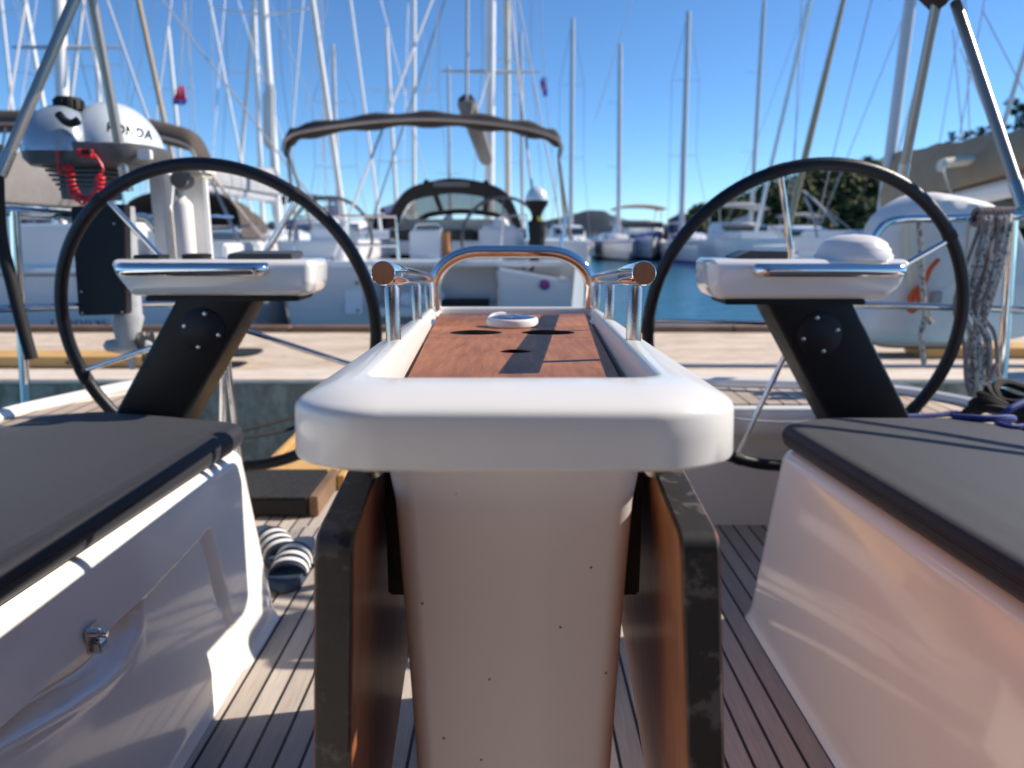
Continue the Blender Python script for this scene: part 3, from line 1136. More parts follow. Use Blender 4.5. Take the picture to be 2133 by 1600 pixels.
def wheel(s, angs, label):
    C = Vector((s * 0.787, 1.985, 0.634))
    tilt = R(9)
    root = thing("steering_wheel", C, label, "steering wheel", "twin helm wheels")
    ey = Vector((0, -math.sin(tilt), math.cos(tilt)))        # 'up' in the wheel's plane
    ex = Vector((1, 0, 0))
    ax = ex.cross(ey)                                        # towards +/-Y
    Rr, rt = 0.420, 0.0165
    mb = MB()
    path = [C + ex * Rr * math.cos(2 * math.pi * k / 128) + ey * Rr * math.sin(2 * math.pi * k / 128) for k in range(128)]
    mb.tube(path, rt, 18, closed=True)
    rim = mb.build("rim", MT['leather'], root)
    mb = MB()
    for k in range(128):
        if any(abs((k * 360 / 128 - a + 180) % 360 - 180) < 2.2 for a in angs):
            p = path[k]
            q = path[(k + 1) % 128]
            mb.tube([p, q], rt + .0012, 14)
    mb.split("stitched_cuff", MT['rubber'], rim)
    for a in angs:
        d = ex * math.cos(R(a)) + ey * math.sin(R(a))
        mb = MB()
        mb.tube([C + d * 0.03 + ax * -.02, C + d * (Rr - .010)], [0.0085, 0.0072], 12)
        mb.build("spoke", MT['chrome'], root)
    mb = MB()
    mb.tube([C - ax * .05, C + ax * .03], 0.034, 20)
    mb.build("hub", MT['chrome'], root)
    return root


wheel(-1, (54, 126, 198, 270, 342), "black leather steering wheel before the silver outboard motor")
wheel(1, (34, 106, 178, 250, 322), "black leather steering wheel before the open blue water")


def console(s, label):
    root = thing("helm_console", (s * .9, 1.80, 0), label, "helm console", "twin helm consoles")

    def X(x):
        return s * x
    # nacelle: front outline at Y, extruded aft with rounded edges
    if s < 0:
        out = [(-.884, .7355), (-.476, .7355), (-.461, .765), (-.4575, .8195), (-.929, .8205), (-.918, .785)]
        rad = [.012, .03, .03, .016, .012, .03]
    else:
        out = [(.478, .7275), (.872, .7275), (.902, .757), (.9215, .8205), (.457, .8205), (.459, .757)]
        rad = [.03, .03, .03, .012, .014, .03]
    rings = []
    for y, d in ((1.712, .022), (1.714, .014), (1.719, .007), (1.728, .002), (1.740, 0), (1.86, 0), (1.875, .004), (1.885, .014)):
        rings.append([Vector((p.x, y, p.y)) for p in rpoly(out, rad, 6, d)])
    mb = MB()
    mb.rings(rings, cap0=True, cap1=True)
    pod = mb.build("instrument_pod", MT['gel'], root, angle=50)
    # chrome grab handle across the front
    x0, x1, zh = (-.889, -.568, .7985) if s < 0 else (.563, .885, .7965)
    mb = MB()
    pts = [Vector((x0, 1.722, zh))] + [Vector((x0 + .02 - .02 * math.cos(R(a)), 1.712 - .022 * math.sin(R(a)) + .0, zh)) for a in range(10, 91, 16)] + \
          [Vector((x1 - .02 + .02 * math.cos(R(a)), 1.712 - .022 * math.sin(R(a)), zh)) for a in range(90, 9, -16)] + [Vector((x1, 1.722, zh))]
    mb.tube(pts, 0.0155, 24)
    mb.build("grab_handle", MT['chrome'], pod)
    # black base plate
    mb = MB()
    a, b = (-.86, -.50) if s < 0 else (.50, .83)
    mb.box(((a + b) / 2, 1.80, .7285 if s < 0 else .7205), (b - a, .13, .012))
    mb.build("base_plate", MT['black'], root, bevel=.003)
    # raking pedestal
    zt, zb = (.7225, .16)
    if s < 0:
        tl, tr, k = -.794, -.612, -.633
    else:
        tl, tr, k = .603, .806, .600
        zt = .7145
    sh = k * (zt - zb) if s < 0 else k * (zt - zb)
    rings = []
    for z in (zb, zt):
        o_ = (sh * (zt - z) / (zt - zb))
        q = rpoly([(tl + o_, 1.742), (tr + o_, 1.742), (tr + o_ - s * (-.0), 1.862), (tl + o_, 1.862)], .012, 4)
        rings.append([Vector((p.x, p.y, z)) for p in q])
    mb = MB()
    mb.rings(rings, cap0=True, cap1=True)
    ped = mb.build("pedestal", MT['black'], root)
    c = Vector((-.733, 1.742, .6535)) if s < 0 else Vector((.729, 1.742, .644))
    mb = MB()
    mb.lathe((c.x, 0, c.z), [(.053, 1.7425), (.053, 1.7385), (.0505, 1.7365), (.0005, 1.7365)], 40, axis='Y')
    cov = mb.build("cover_plate", MT['plast'], ped)
    for a in ((75, 165, 255, 345) if s < 0 else (105, 15, 285, 195)):
        mb = MB()
        mb.lathe((c.x + .041 * math.cos(R(a)), 0, c.z + .041 * math.sin(R(a))), [(.0052, 1.7372), (.0052, 1.735), (.003, 1.7342)], 12, axis='Y')
        mb.build("screw", MT['steel'], cov)
    if s < 0:
        mb = MB()
        mb.box((-.590, 1.80, .8265), (.15, .10, .016), Matrix.Rotation(R(3), 3, 'X'))
        mb.build("display_cover", MT['screen'], pod, bevel=.003)
        mb = MB()
        mb.lathe((-.752, 1.79, 0), [(.032, .818), (.034, .829), (.026, .8315)], 24)
        mb.build("control_dial", MT['plast'], pod)
        mb = MB()
        mb.box((-.86, 1.79, .824), (.06, .06, .010))
        mb.build("switch_panel", MT['plast'], pod, bevel=.002)
    else:
        mb = MB()
        P = [Vector((x, y, z)) for x, z in ((.527, .8195), (.648, .8195), (.648, .8365), (.560, .838), (.527, .824)) for y in (1.76, 1.86)]
        r0, r1 = P[0::2], P[1::2]
        mb.rings([r0, r1], cap0=True, cap1=True)
        mb.build("display_cover", MT['screen'], pod, bevel=.002)
        mb = MB()
        prof = [(.088, .817), (.088, .828), (.083, .834), (.082, .842), (.076, .848), (.073, .856), (.064, .862), (.055, .868), (.036, .874), (.001, .877)]
        mb.lathe((.818, 1.80, 0), prof, 40)
        mb.build("compass_cover", MT['plastw'], pod)
    return root


console(-1, "white helm pod with a dial and flat black display on a raking black pedestal")
console(1, "white helm pod carrying a domed white compass cover on a raking black pedestal")

# =================================================================== LOOSE THINGS ON THE SOLE
st = thing("boarding_step", (-.74, 2.33, 0), "black ribbed mat step with a wooden end on the teak sole", "step")
mb = MB()
mb.box((-.795, 2.34, .035), (.31, .29, .06))
mb.build("mat_base", MT['rubber'], st, bevel=.006)
mb = MB()
for i in range(22):
    mb.tube([(-.945, 2.203 + i * .0127, .0655), (-.645, 2.203 + i * .0127, .0655)], .0052, 6)
mb.build("ribbed_mat", M("ribbed_carpet", (.055, .055, .06), .85, var=.4, scale=60, bump=.6, bscale=300), st)
mb = MB()
mb.box((-.625, 2.345, .035), (.028, .285, .066))
mb.build("wooden_end", MT['oak'], st, bevel=.003)

pk = thing("gangplank", (-.7, 3.6, 0), "yellow pine gangplank running from the open stern to the dock", "gangplank")
mb = MB()
mb.box((-.745, 3.75, .040), (.27, 2.60, .035), Matrix.Rotation(R(0.6), 3, 'X'))
mb.build("board", MT['planky'], pk, bevel=.004)
mb = MB()
for sx in (-.895, -.595):
    mb.box((sx, 3.75, .040), (.026, 2.60, .055), Matrix.Rotation(R(0.6), 3, 'X'))
mb.split("side_batten", MT['planky'], pk, bevel=.003)


def slide(cx, cy, rot, label):
    root = thing("slide_sandal", (cx, cy, 0), label, "sandal", "pair of striped slides")
    rm = Matrix.Rotation(R(rot), 3, 'Z')

    def P(x, y, z):
        return rm @ Vector((x, y, z)) + Vector((cx, cy, 0))
    outl = [(-.030, -.13), (.0, -.142), (.030, -.13), (.041, -.07), (.040, .0), (.047, .07), (.040, .118), (.012, .14), (-.018, .135), (-.04, .09), (-.038, .0), (-.040, -.07)]
    sm = smooth_path([(x, y, 0) for x, y in outl], 4, True)
    rings = []
    for k, z in ((.94, .001), (1.0, .008), (1.0, .026), (.97, .031), (.86, .029)):
        rings.append([P(p.x * k, p.y * (k if k > .9 else .94), z + .006 * max(0, -p.y / .14)) for p in sm])
    mb = MB()
    mb.rings(rings, cap0=True, cap1=True)
    mb.build("sole", MT['sole2'], root)

    def strap(y0, y1, lift, name, mat, par):
        mb = MB()
        rings = []
        for k in range(9):
            y = y0 + (y1 - y0) * k / 8
            hh = .058 + lift + .012 * (1 - (y - .02) / .06) if y < .08 else .058 + lift
            hw = .047 + lift
            outr = [P(hw * math.cos(R(a)), y, .022 + (hh - .022) * abs(math.sin(R(a))) ** .8) for a in range(0, 181, 12)]
            inr = [P((hw - .006 - lift) * math.cos(R(a)), y, .022 + (hh - .028 - lift) * abs(math.sin(R(a))) ** .8) for a in range(180, -1, -12)]
            rings.append(outr + inr)
        mb.rings(rings, cap0=True, cap1=True)
        return mb.build(name, mat, par)
    stp = strap(-.015, .085, 0, "strap", MT['slide'], root)
    for k in range(3):
        strap(.000 + k * .028, .013 + k * .028, .0012, "stripe", MT['stripe'], stp)
    return root


slide(-.578, 1.83, 184, "navy slide sandal with three bold white stripes, toe towards the viewer")
slide(-.665, 1.93, 216, "darker navy slide sandal turned aside behind its striped partner")

# =================================================================== STERN RAILS, BIMINI FRAME, OUTBOARD


def stern_rail(s, label):
    root = thing("stern_rail", (s * 1.5, 2.5, .3), label, "rail", "steel stern rails")
    return root


# left rail
lr = thing("stern_rail", (-1.6, 2.5, .3), "steel stern rail holding up the silver outboard motor", "rail", "steel stern rails")
mb = MB()
mb.tube([atY(55, 860, 2.45), atY(30, 440, 2.45)], .0155, 16)
mb.build("stanchion", MT['chrome'], lr)
mb = MB()
mb.tube([atY(-300, 432, 2.3), atY(28, 440, 2.45), atY(160, 449, 2.6), atY(300, 452, 2.75), atY(345, 500, 2.8), atY(360, 640, 2.8)], .0155, 14)
mb.build("top_tube", MT['chrome'], lr)
mb = MB()
mb.tube([atY(-300, 652, 2.3), atY(38, 642, 2.45), atY(300, 632, 2.75), atY(560, 628, 2.85)], .0135, 14)
mb.build("middle_tube", MT['chrome'], lr)
mb = MB()
mb.tube([atY(464, 890, 2.5), atY(466, 700, 2.5), atY(468, 640, 2.5)], .011, 14)
mb.build("stanchion", MT['chrome'], lr)
mb = MB()
mb.tube(smooth_path([atY(-8, 300, 2.3), atY(0, 480, 2.3), atY(25, 590, 2.3), atY(50, 690, 2.3), atY(66, 748, 2.3)], 5), .0185, 12)
tag(mb.build("strap_hose", MT['rubber']), "thick black strap hanging down beside the rail at the left edge", "strap")

rr = thing("stern_rail", (1.6, 2.5, .3), "steel stern rail draped with grey rope by the white bundle", "rail", "steel stern rails")
mb = MB()
mb.tube([atY(2084, 830, 2.45), atY(2110, 445, 2.45)], .0165, 16)
mb.build("stanchion", MT['chrome'], rr)
mb = MB()
mb.tube(smooth_path([atY(1752, 640, 2.55), atY(1800, 545, 2.55), atY(1830, 480, 2.55), atY(1870, 458, 2.55), atY(1960, 455, 2.52), atY(2110, 450, 2.45), atY(2250, 446, 2.2)], 5), .0145, 14)
mb.build("top_tube", MT['chrome'], rr)
mb = MB()
mb.tube([atY(1765, 634, 2.6), atY(1900, 637, 2.55), atY(2100, 645, 2.45), atY(2300, 652, 2.2)], .0125, 14)
mb.build("middle_tube", MT['chrome'], rr)

bim = thing("bimini_frame", (0, 2.3, .5), "raised steel bimini frame with folded dark canvas over the stern", "frame")
for pa, pb, ya, yb in (((8, 345), (178, -55), 2.15, 2.30), ((262, 378), (182, -55), 2.40, 2.32), ((1879, 372), (1951, 6), 2.42, 2.32), ((2126, 412), (1990, 6), 1.95, 2.30)):
    mb = MB()
    a, b = atY(*pa, ya), atY(*pb, yb)
    mb.tube([a, b], .0148, 18)
    t = mb.build("frame_tube", MT['tube'], bim)
    mb = MB()
    d = (b - a).normalized()
    mb.tube([a - d * .03, a + d * .045], .0172, 14)
    mb.build("end_socket", MT['steel'], t)
mb = MB()
p0, p1 = atY(178, -95, 2.31), atY(1960, -16, 2.31)
pm = Vector((0, 2.31, 1.98))
rings = []
for k in range(41):
    t = k / 40
    q = p0 * (1 - t) ** 2 + pm * 2 * t * (1 - t) + p1 * t ** 2
    q.z += .02 * math.sin(k * 2.3)
    r = .036 + .006 * math.sin(k * 1.7)
    rings.append([q + Vector((0, r * 2.2 * math.cos(R(a)), r * math.sin(R(a)))) for a in range(0, 360, 30)])
mb.rings(rings, cap0=True, cap1=True)
mb.build("folded_canvas", MT['brown'], bim)
mb = MB()
q = p1 + Vector((0.03, 0, .015))
mb.rings([[q + Vector((x, y, z + .02 * abs(x) / .12)) for x, y, z in ((-.15, -.16, 0), (.16, -.16, 0), (.16, .14, 0), (-.15, .14, 0))], [q + Vector((x, y, z)) for x, y, z in ((-.13, -.15, .06), (.14, -.15, .06), (.14, .13, .06), (-.13, .13, .06))]], cap0=True, cap1=True)
mb.build("canvas_flap", MT['taupe'], bim, bevel=.01)

for (ua, va), (ub, vb) in (((1650, 884), (2133, 949)), ((1770, 876), (2133, 936))):  # added tubes out of view, placed to cast two stripes on the cushion
    pa = atZ(ua, va, .468) + sdir * 1.62
    pb = atZ(ub, vb, .468) + sdir * .95
    d = (pb - pa).normalized()
    pc = pb + d * ((pb.z - .40) / -d.z)
    mb = MB()
    mb.tube([pc, pb, pa, pa - d * .12, Vector((1.72, 2.24, 1.66)), Vector((1.27, 2.31, 1.62))], .0105, 10)
    mb.build("shadow_tube", MT['tube'], bim)

# ---- outboard motor on the left stern rail
YO = 2.55


def po(u, v, dy=0):
    return atY(u, v, YO + dy)


ob = thing("outboard_motor", po(205, 770), "silver outboard motor with red kill cord stowed on the stern rail", "outboard motor", "outboard motors on stern rails")
c = po(243, 330)
mb = MB()
EC, ES = c, (0.142, 0.17, 0.176)
mb.ellip(c, ES, 64, 30, 0.0, 0.88)
cowl = mb.build("rear_cowl", MT['silver2'], ob)
c2 = po(143, 322, -.10)
mb = MB()
mb.ellip(c2, (0.100, 0.13, 0.150), 40, 20, 0.0, 0.62)
front = mb.build("front_cowl", MT['silver'], ob)
mb = MB()
cc = po(144, 222, -.10)
mb.lathe((cc.x, cc.y, 0), [(.030, cc.z - .02), (.0405, cc.z - .008), (.0405, cc.z + .018), (.036, cc.z + .026), (.001, cc.z + .03)], 24)
for k in range(12):
    a = 2 * math.pi * k / 12
    mb.box((cc.x + .040 * math.cos(a), cc.y + .040 * math.sin(a), cc.z + .004), (.008, .008, .03), Matrix.Rotation(a, 3, 'Z'))
mb.build("fuel_cap", MT['rubber'], front)
mb = MB()
mb.tube(smooth_path([po(122, 238, -.23), po(135, 252, -.235), po(150, 257, -.235), po(165, 250, -.23)], 4), [.012] * 10 + [.012] * 3, 10)
mb.build("starter_grip", MT['rubber'], front)
mb = MB()
q0, q1 = po(70, 330, -.1), po(330, 330, 0)
ring = lambda z, k: [Vector((x0 + (q0.x + q1.x) / 2, y0 + YO - .04, z)) for x0, y0 in [(k * .205 * math.copysign(abs(math.cos(R(a))) ** .6, math.cos(R(a))), k * .17 * math.copysign(abs(math.sin(R(a))) ** .7, math.sin(R(a)))) for a in range(0, 360, 12)]]
zt, zb2 = po(0, 313).z, po(0, 352).z
mb.rings([ring(zt + .004, .97), ring(zt, 1.0), ring(zb2 + .02, .98), ring(zb2, .9)], cap0=True, cap1=True)
pan = mb.build("lower_pan", MT['grey'], ob)
mb = MB()
a = po(300, 330, -.17)
mb.box((a.x, a.y + .01, a.z + .012), (.04, .02, .028))
mb.build("rating_plate", MT['plastw'], pan, bevel=.002)
mb = MB()
for k in range(6):
    p = po(196, 352 + k * 9)
    mb.box((p.x, YO - .03, p.z), (.19 - k * .012, .2 - k * .015, .009))
p = po(196, 385)
mb.box((p.x, YO - .02, p.z), (.13, .13, .10))
mb.build("finned_swivel", MT['grey'], ob, bevel=.002)
mb = MB()
P = [po(146, 430, -.08), po(258, 425, -.08), po(262, 655, -.08), po(163, 658, -.08)]
P2 = [p + Vector((0, .045, 0)) for p in P]
mb.rings([P, P2], cap0=True, cap1=True)
pad = mb.build("mounting_pad", MT['plast'], ob, bevel=.004)
for u, v in ((157, 467), (238, 466), (170, 608), (172, 652), (255, 650), (236, 428)):
    mb = MB()
    p = po(u, v, -.083)
    mb.lathe((p.x, p.y, p.z), [(.0042, .002), (.0042, -.002), (.002, -.0035)], 10, axis='Y')
    mb.build("screw", MT['steel'], pad)
mb = MB()
rings = []
for v, u0, u1, th in ((430, 190, 272, .05), (655, 232, 288, .045), (664, 228, 292, .05), (700, 234, 284, .035), (722, 240, 290, .03)):
    a, b = po(u0, v), po(u1, v)
    cx, hw = (a.x + b.x) / 2, (b.x - a.x) / 2
    rings.append([Vector((cx + hw * math.cos(R(t)), YO + .02 + th * math.sin(R(t)), a.z)) for t in range(0, 360, 24)])
mb.rings(rings, cap0=True, cap1=True)
leg = mb.build("drive_leg", MT['lgrey'], ob)
mb = MB()
a = po(262, 722)
mb.lathe((0, 0, 0), [(.002, -.09), (.02, -.075), (.028, -.03), (.028, .03), (.016, .075), (.004, .085)], 20, axis='X')
mb.v = [v + Vector((a.x, YO + .02, a.z)) for v in mb.v]
mb.build("gearcase", MT['lgrey'], leg)
mb = MB()
P = [po(250, 736), po(276, 736), po(275, 772), po(266, 772)]
mb.rings([[p + Vector((0, .014, 0)) for p in P], [p + Vector((0, .026, 0)) for p in P]], cap0=True, cap1=True)
mb.build("skeg", MT['lgrey'], leg, bevel=.002)
mb = MB()
a = po(298, 722)
for k in range(3):
    t = 2 * math.pi * k / 3 + .5
    mb.ellip((a.x, YO + .02 + .04 * math.cos(t), a.z + .04 * math.sin(t)), (.010, .032, .032), 12, 8)
mb.build("propeller", MT['plast'], leg)
# red kill cord: two straight tails and a coiled loop
mb = MB()
ya = -.22
mb.tube(smooth_path([po(128, 310, ya), po(120, 318, ya), po(121, 345, ya), po(125, 362, ya), po(129, 350, ya)], 5), .0036, 8)
path = []
ctrl = smooth_path([po(135, 345, ya + .02), po(147, 358, ya), po(150, 385, ya), po(160, 408, ya), po(180, 420, ya), po(198, 408, ya), po(207, 385, ya), po(209, 364, ya)], 24)
for i, p in enumerate(ctrl):
    t = ctrl[min(i + 1, len(ctrl) - 1)] - ctrl[max(i - 1, 0)]
    t.normalize()
    a = Vector((0, 1, 0))
    b = t.cross(a).normalized()
    ph = i * 2 * math.pi / 9
    r = .0125 * min(1, i / 12, (len(ctrl) - 1 - i) / 6 + .2)
    path.append(p + a * r * math.cos(ph) + b * r * math.sin(ph))
mb.tube(path, .0034, 7)
mb.tube(smooth_path([po(209, 364, ya), po(214, 352, ya), po(206, 335, ya), po(196, 322, ya)], 5), .0045, 8)
pz = po(180, 319, ya)
mb.tube([po(163, 318, ya), po(192, 320, ya)], [.012, .0135], 12)
mb.build("kill_cord", MT['red'], ob)
mb = MB()
mb.tube([po(172, 316, ya - .012), po(190, 316, ya - .012)], .008, 10)
mb.build("stop_button", MT['rubber'], ob)
# maker's word on the rear cowl, following the dome
me = text_mesh("HONDA", 0.040, bold=0.0011, space=1.15)
lo, hi = po(222, 262), po(316, 285)
bm = bmesh.new()
bm.from_mesh(me)
xs = [v.co.x for v in bm.verts]
ysz = [v.co.y for v in bm.verts]
wd, x_mid, y_mid = max(xs) - min(xs), (max(xs) + min(xs)) / 2, (max(ysz) + min(ysz)) / 2
bmesh.ops.triangulate(bm, faces=bm.faces)
bmesh.ops.subdivide_edges(bm, edges=bm.edges, cuts=2, use_grid_fill=True)


def on_dome(u, v):
    d = Vector(ray(u, v))
    t = 2.1
    while t < 3.0:
        p = Vector((0, 0, EYE)) + d * t
        q = (p - EC)
        x, y, z = abs(q.x) / ES[0], abs(q.y) / ES[1], q.z / ES[2]
        if (x ** (2 / .88) + y ** (2 / .88)) ** .88 + z * z < 1.0:
            break
        t += .0008
    return Vector((0, 0, EYE)) + d * (t - .0014)


kx = (318 - 224) / wd
for v in bm.verts:
    dx, dy = (v.co.x - x_mid) * kx, (v.co.y - y_mid) * kx * 1.1
    v.co = on_dome(271 + dx + dy * .05, 273 + dx * .20 - dy) - wloc(cowl)
bm.to_mesh(me)
bm.free()
me.materials.append(MT['ink'])
lt = bpy.data.objects.new("lettering", me)
sc.collection.objects.link(lt)
lt.parent = cowl
cowl_off = cowl.location

# ---- white lamp pillar behind the left wheel
pil = thing("lifebuoy_case", atY(375, 560, 2.7), "tall white box and bottle shaped lamp case behind the left wheel", "case")
mb = MB()
a, b = atY(314, 345, 2.72), atY(364, 560, 2.72)
mb.box(((a.x + b.x) / 2, 2.74, (a.z + b.z) / 2), (b.x - a.x, .10, a.z - b.z))
mb.build("box", MT['white'], pil, bevel=.008)
mb = MB()
a, b = atY(366, 385, 2.76), atY(436, 560, 2.76)
mb.box(((a.x + b.x) / 2, 2.80, (a.z + b.z) / 2), (b.x - a.x, .03, a.z - b.z + .06))
mb.build("back_board", MT['white'], pil, bevel=.006)
mb = MB()
a = atY(392, 560, 2.72)
zt, zn, zs = atY(0, 392, 2.72).z, atY(0, 412, 2.72).z, atY(0, 428, 2.72).z
mb.lathe((a.x, 2.72, 0), [(.034, a.z), (.034, zs), (.028, zs + .012), (.013, zn), (.011, zt)], 24)
mb.build("lamp_bottle", MT['plastw'], pil)
mb = MB()
a = atY(402, 352, 2.72)
mb.box((a.x, 2.72, a.z - .005), (.125, .12, .05))
mb.build("cap", MT['cream'], pil, bevel=.015)
mb = MB()
a = atY(380, 375, 2.68)
mb.lathe((a.x, 2.68, a.z), [(.03, -.03), (.036, 0), (.03, .03)], 20, axis='Y')
mb.build("clamp", MT['greyc'], pil)

# ---- white bundle lashed outside the right stern rail
bd = thing("folded_dinghy", atY(1960, 700, 2.85), "big white folded dinghy bundle lashed upright outside the stern rail", "dinghy")
out = [(1788, 700), (1796, 600), (1816, 480), (1845, 436), (1925, 404), (2020, 418), (2072, 455), (2112, 520), (2140, 580), (2140, 650), (2100, 700), (1960, 708)]
P = smooth_path([atY(u, v, 2.85) for u, v in out], 5, True)
cen = sum(P, Vector()) / len(P)
rings = []
for y, k in ((-.15, .02), (-.152, .4), (-.148, .72), (-.135, .88), (-.10, .965), (-.05, 1.0), (.06, 1.0), (.12, .93), (.14, .6), (.14, .02)):
    rings.append([cen + (p - cen) * k + Vector((0, y + .012 * noise.noise(p * 9 + Vector((k * 3, 0, 0))), .010 * noise.noise(p * 7))) for p in P])
mb = MB()
mb.rings(rings, cap0=True, cap1=True)
body = mb.build("bundle", MT['whitef'], bd)
mb = MB()
for line in ([(1892, 447), (1893, 520), (1905, 600)], [(2035, 448), (2026, 520), (2016, 570)]):
    q = smooth_path([atY(u, v, 2.85 - .163) for u, v in line], 5)
    mb.tube(q, .019, 8, flat=.25)
mb.split("strap", MT['cream'], bd)
mb = MB()
a = atY(1950, 620, 2.68)
mb.box((a.x, a.y, a.z), (.035, .02, .045)); mb.box((a.x, a.y + .01, a.z - .03), (.05, .02, .012))
mb.build("buckle", MT['lgc'], bd, bevel=.004)
mb = MB()
q = smooth_path([atY(u, v, 2.66) for u, v in ((1955, 540), (1938, 560), (1925, 590), (1905, 620), (1892, 640), (1902, 648), (1915, 632), (1922, 612), (1912, 600), (1895, 622), (1910, 640), (1918, 610))], 6)
mb.tube(q, .0085, 8)
tag(mb.build("orange_rope", MT['orange']), "knotted orange rope hanging on the white dinghy bundle", "rope")


def hang(name, label, mats, strands, r, y):
    root = thing(name, atY(*strands[0][0], y), label, "rope", "ropes on the stern rail")
    for i, st_ in enumerate(strands):
        mb = MB()
        mb.tube(smooth_path([atY(u, v, y + .012 * math.sin(i * 2.1 + k)) for k, (u, v) in enumerate(st_)], 7), r, 8)
        mb.build("strand", mats[i % len(mats)], root)
    return root


strs = []
rnd = random.Random(3)
for i in range(6):
    u0 = 2038 + i * 11
    um = 1990 + i * 12 + rnd.uniform(-4, 4)
    ul = 2008 + (i * 5) % 8 * 7
    vb = 826 - (i % 4) * 22
    strs.append([(u0, 449), (u0 + 1, 475), (um + 22, 560), (um, 640), (ul, 720), (ul + 4, 790), (ul + 16, vb), (ul + 20, 780), (ul + 16, 700), (um + 16, 640), (um + 40, 560), (u0 + 8, 480), (u0 + 5, 450)])
hang("rope_coil", "thick bundle of speckled grey and brown rope hanging from the stern rail", [MT['ropeb'], MT['ropeg'], MT['ropeg']], strs, .0062, 2.40)
mb = MB()
for k in range(9):
    p = atY(2034 + k * 8.5, 452, 2.475)
    mb.tube([p + Vector((0.003 * math.sin(R(a)), .026 * math.cos(R(a)), .026 * math.sin(R(a)))) for a in range(0, 360, 30)], .0078, 7, closed=True)
o = mb.build("rope_turns", MT['ropeb'], bpy.data.objects["rope_coil"])
hang("hanging_rope", "single speckled grey line hanging between wheel and dinghy bundle", [MT['ropeg']], [[(1914, 460), (1918, 520), (1922, 600), (1926, 660), (1918, 700), (1925, 758)], [(1926, 640), (1936, 668), (1944, 672)]], .0095, 2.6)

# ropes on the aft side deck
mb = MB()
for k in range(5):
    q = atZ(2092 + k * 14, 868, .40)
    mb.tube(smooth_path([q + Vector((.10 * math.cos(R(a)), .06 * math.sin(R(a)), .015 + .012 * k + .02 * math.sin(R(a * 2 + k * 50)))) for a in range(0, 360, 40)], 4, True), .0115, 8, closed=True)
tag(mb.build("black_rope_heap", MT['roped']), "heap of black rope lying on the teak side deck", "rope")
mb = MB()
mb.tube(smooth_path([atZ(1985, 868, .47), atZ(2050, 872, .475), atZ(2110, 872, .47), atY(2078, 882, 1.75) + Vector((0, 0, .0)), atY(2100, 855, 1.75), atY(2150, 830, 1.78)], 6), .0085, 8)
mb.tube(smooth_path([atZ(2082, 884, .47), atZ(2110, 892, .47), atZ(2140, 890, .472), atZ(2160, 905, .472)], 5), .0085, 8)
tag(mb.build("blue_rope", MT['blue']), "bright blue rope at the outer corner of the paler cushion", "rope")
mb = MB()
q = atZ(1950, 866, .388)
mb.tube(smooth_path([q + Vector((-.11, -.02, 0)), q, q + Vector((.06, .01, .004)), q + Vector((.12, -.04, 0))], 5), .009, 8)
tag(mb.build("blue_rope", MT['blue']), "short end of blue rope on the deck behind the paler cushion", "rope")
# thin control wire looping down behind the bench
mb = MB()
mb.tube(smooth_path([atY(1725, 855, 2.08), atY(1700, 872, 2.06), atY(1650, 880, 2.06), atY(1560, 876, 2.06), atY(1500, 866, 2.06)], 6), .003, 6)
tag(mb.build("bench_cord", MT['wirew']), "thin pale cord sagging across the white aft bench front", "cord")

for pts, lab in ((((330, 912), (430, 905), (540, 888), (650, 858)), "upper dark mooring line slanting across the shadowed dock wall"), (((360, 925), (470, 915), (570, 902), (660, 878)), "lower dark mooring line slanting across the shadowed dock wall")):
    mb = MB()
    mb.tube(smooth_path([atY(u, v, Y) for (u, v), Y in zip(pts, (2.75, 3.3, 3.9, 4.43))], 6), .0105, 8)
    tag(mb.build("mooring_line", MT['roped']), lab, "rope", "mooring lines to the dock")

# =================================================================== THINGS ON THE DOCK


def dock_board(x0, x1, y, label, dark_end):
    root = thing("dock_board", ((x0 + x1) / 2, y, 0), label, "plank", "planks lying on the dock")
    mb = MB()
    mb.box(((x0 + x1) / 2, y, .040), (abs(x1 - x0), .30, .068))
    mb.build("board", MT['plank'], root, bevel=.006)
    mb = MB()
    e = x1 if dark_end > 0 else x0
    pl = rpoly([(e - .30, y - .155), (e + .26, y - .155), (e + .26, y + .155), (e - .30, y + .155)], .10, 6)
    mb.rings([[Vector((p.x, p.y, .0745)) for p in pl], [Vector((p.x, p.y, .088)) for p in pl]], cap0=True, cap1=True)
    mb.build("grip_pad", MT['rubber'], root)
    mb = MB()
    for x in ((x0 * .7 + x1 * .3), (x0 * .3 + x1 * .7)):
        mb.lathe((x, 0, .036), [(.012, y - .149), (.012, y - .1525)], 12, axis='Y')
    mb.split("bolt", MT['black'], root)
    return root


dock_board(-5.2, -1.98, 4.98, "yellow gangway plank with dark end lying on the dock beyond the left wheel", 1)
dock_board(2.95, 5.6, 5.36, "yellow gangway plank with black rounded end beyond the grey rope coil", -1)
mb = MB()
mb.tube([(0.7, 4.86, .012), (2.2, 4.85, .012), (5.5, 4.84, .012)], .012, 8)
tag(mb.build("dock_line", M("faded_blue_rope", (.16, .24, .34), .8)), "faded blue line stretched along the dock edge", "rope")
bo = thing("mooring_bollard", (3.62, 4.62, 0), "short beige bollard on the dock edge at the right", "bollard")
mb = MB()
mb.lathe((3.62, 4.65, 0), [(.16, .02), (.16, .06), (.11, .08), (.11, .24), (.135, .26), (.135, .42), (.12, .44)], 24)
mb.build("post", M("beige_iron", (.42, .36, .27), .6, var=.2), bo)

# =================================================================== NEIGHBOURING BOATS
NB = [0]


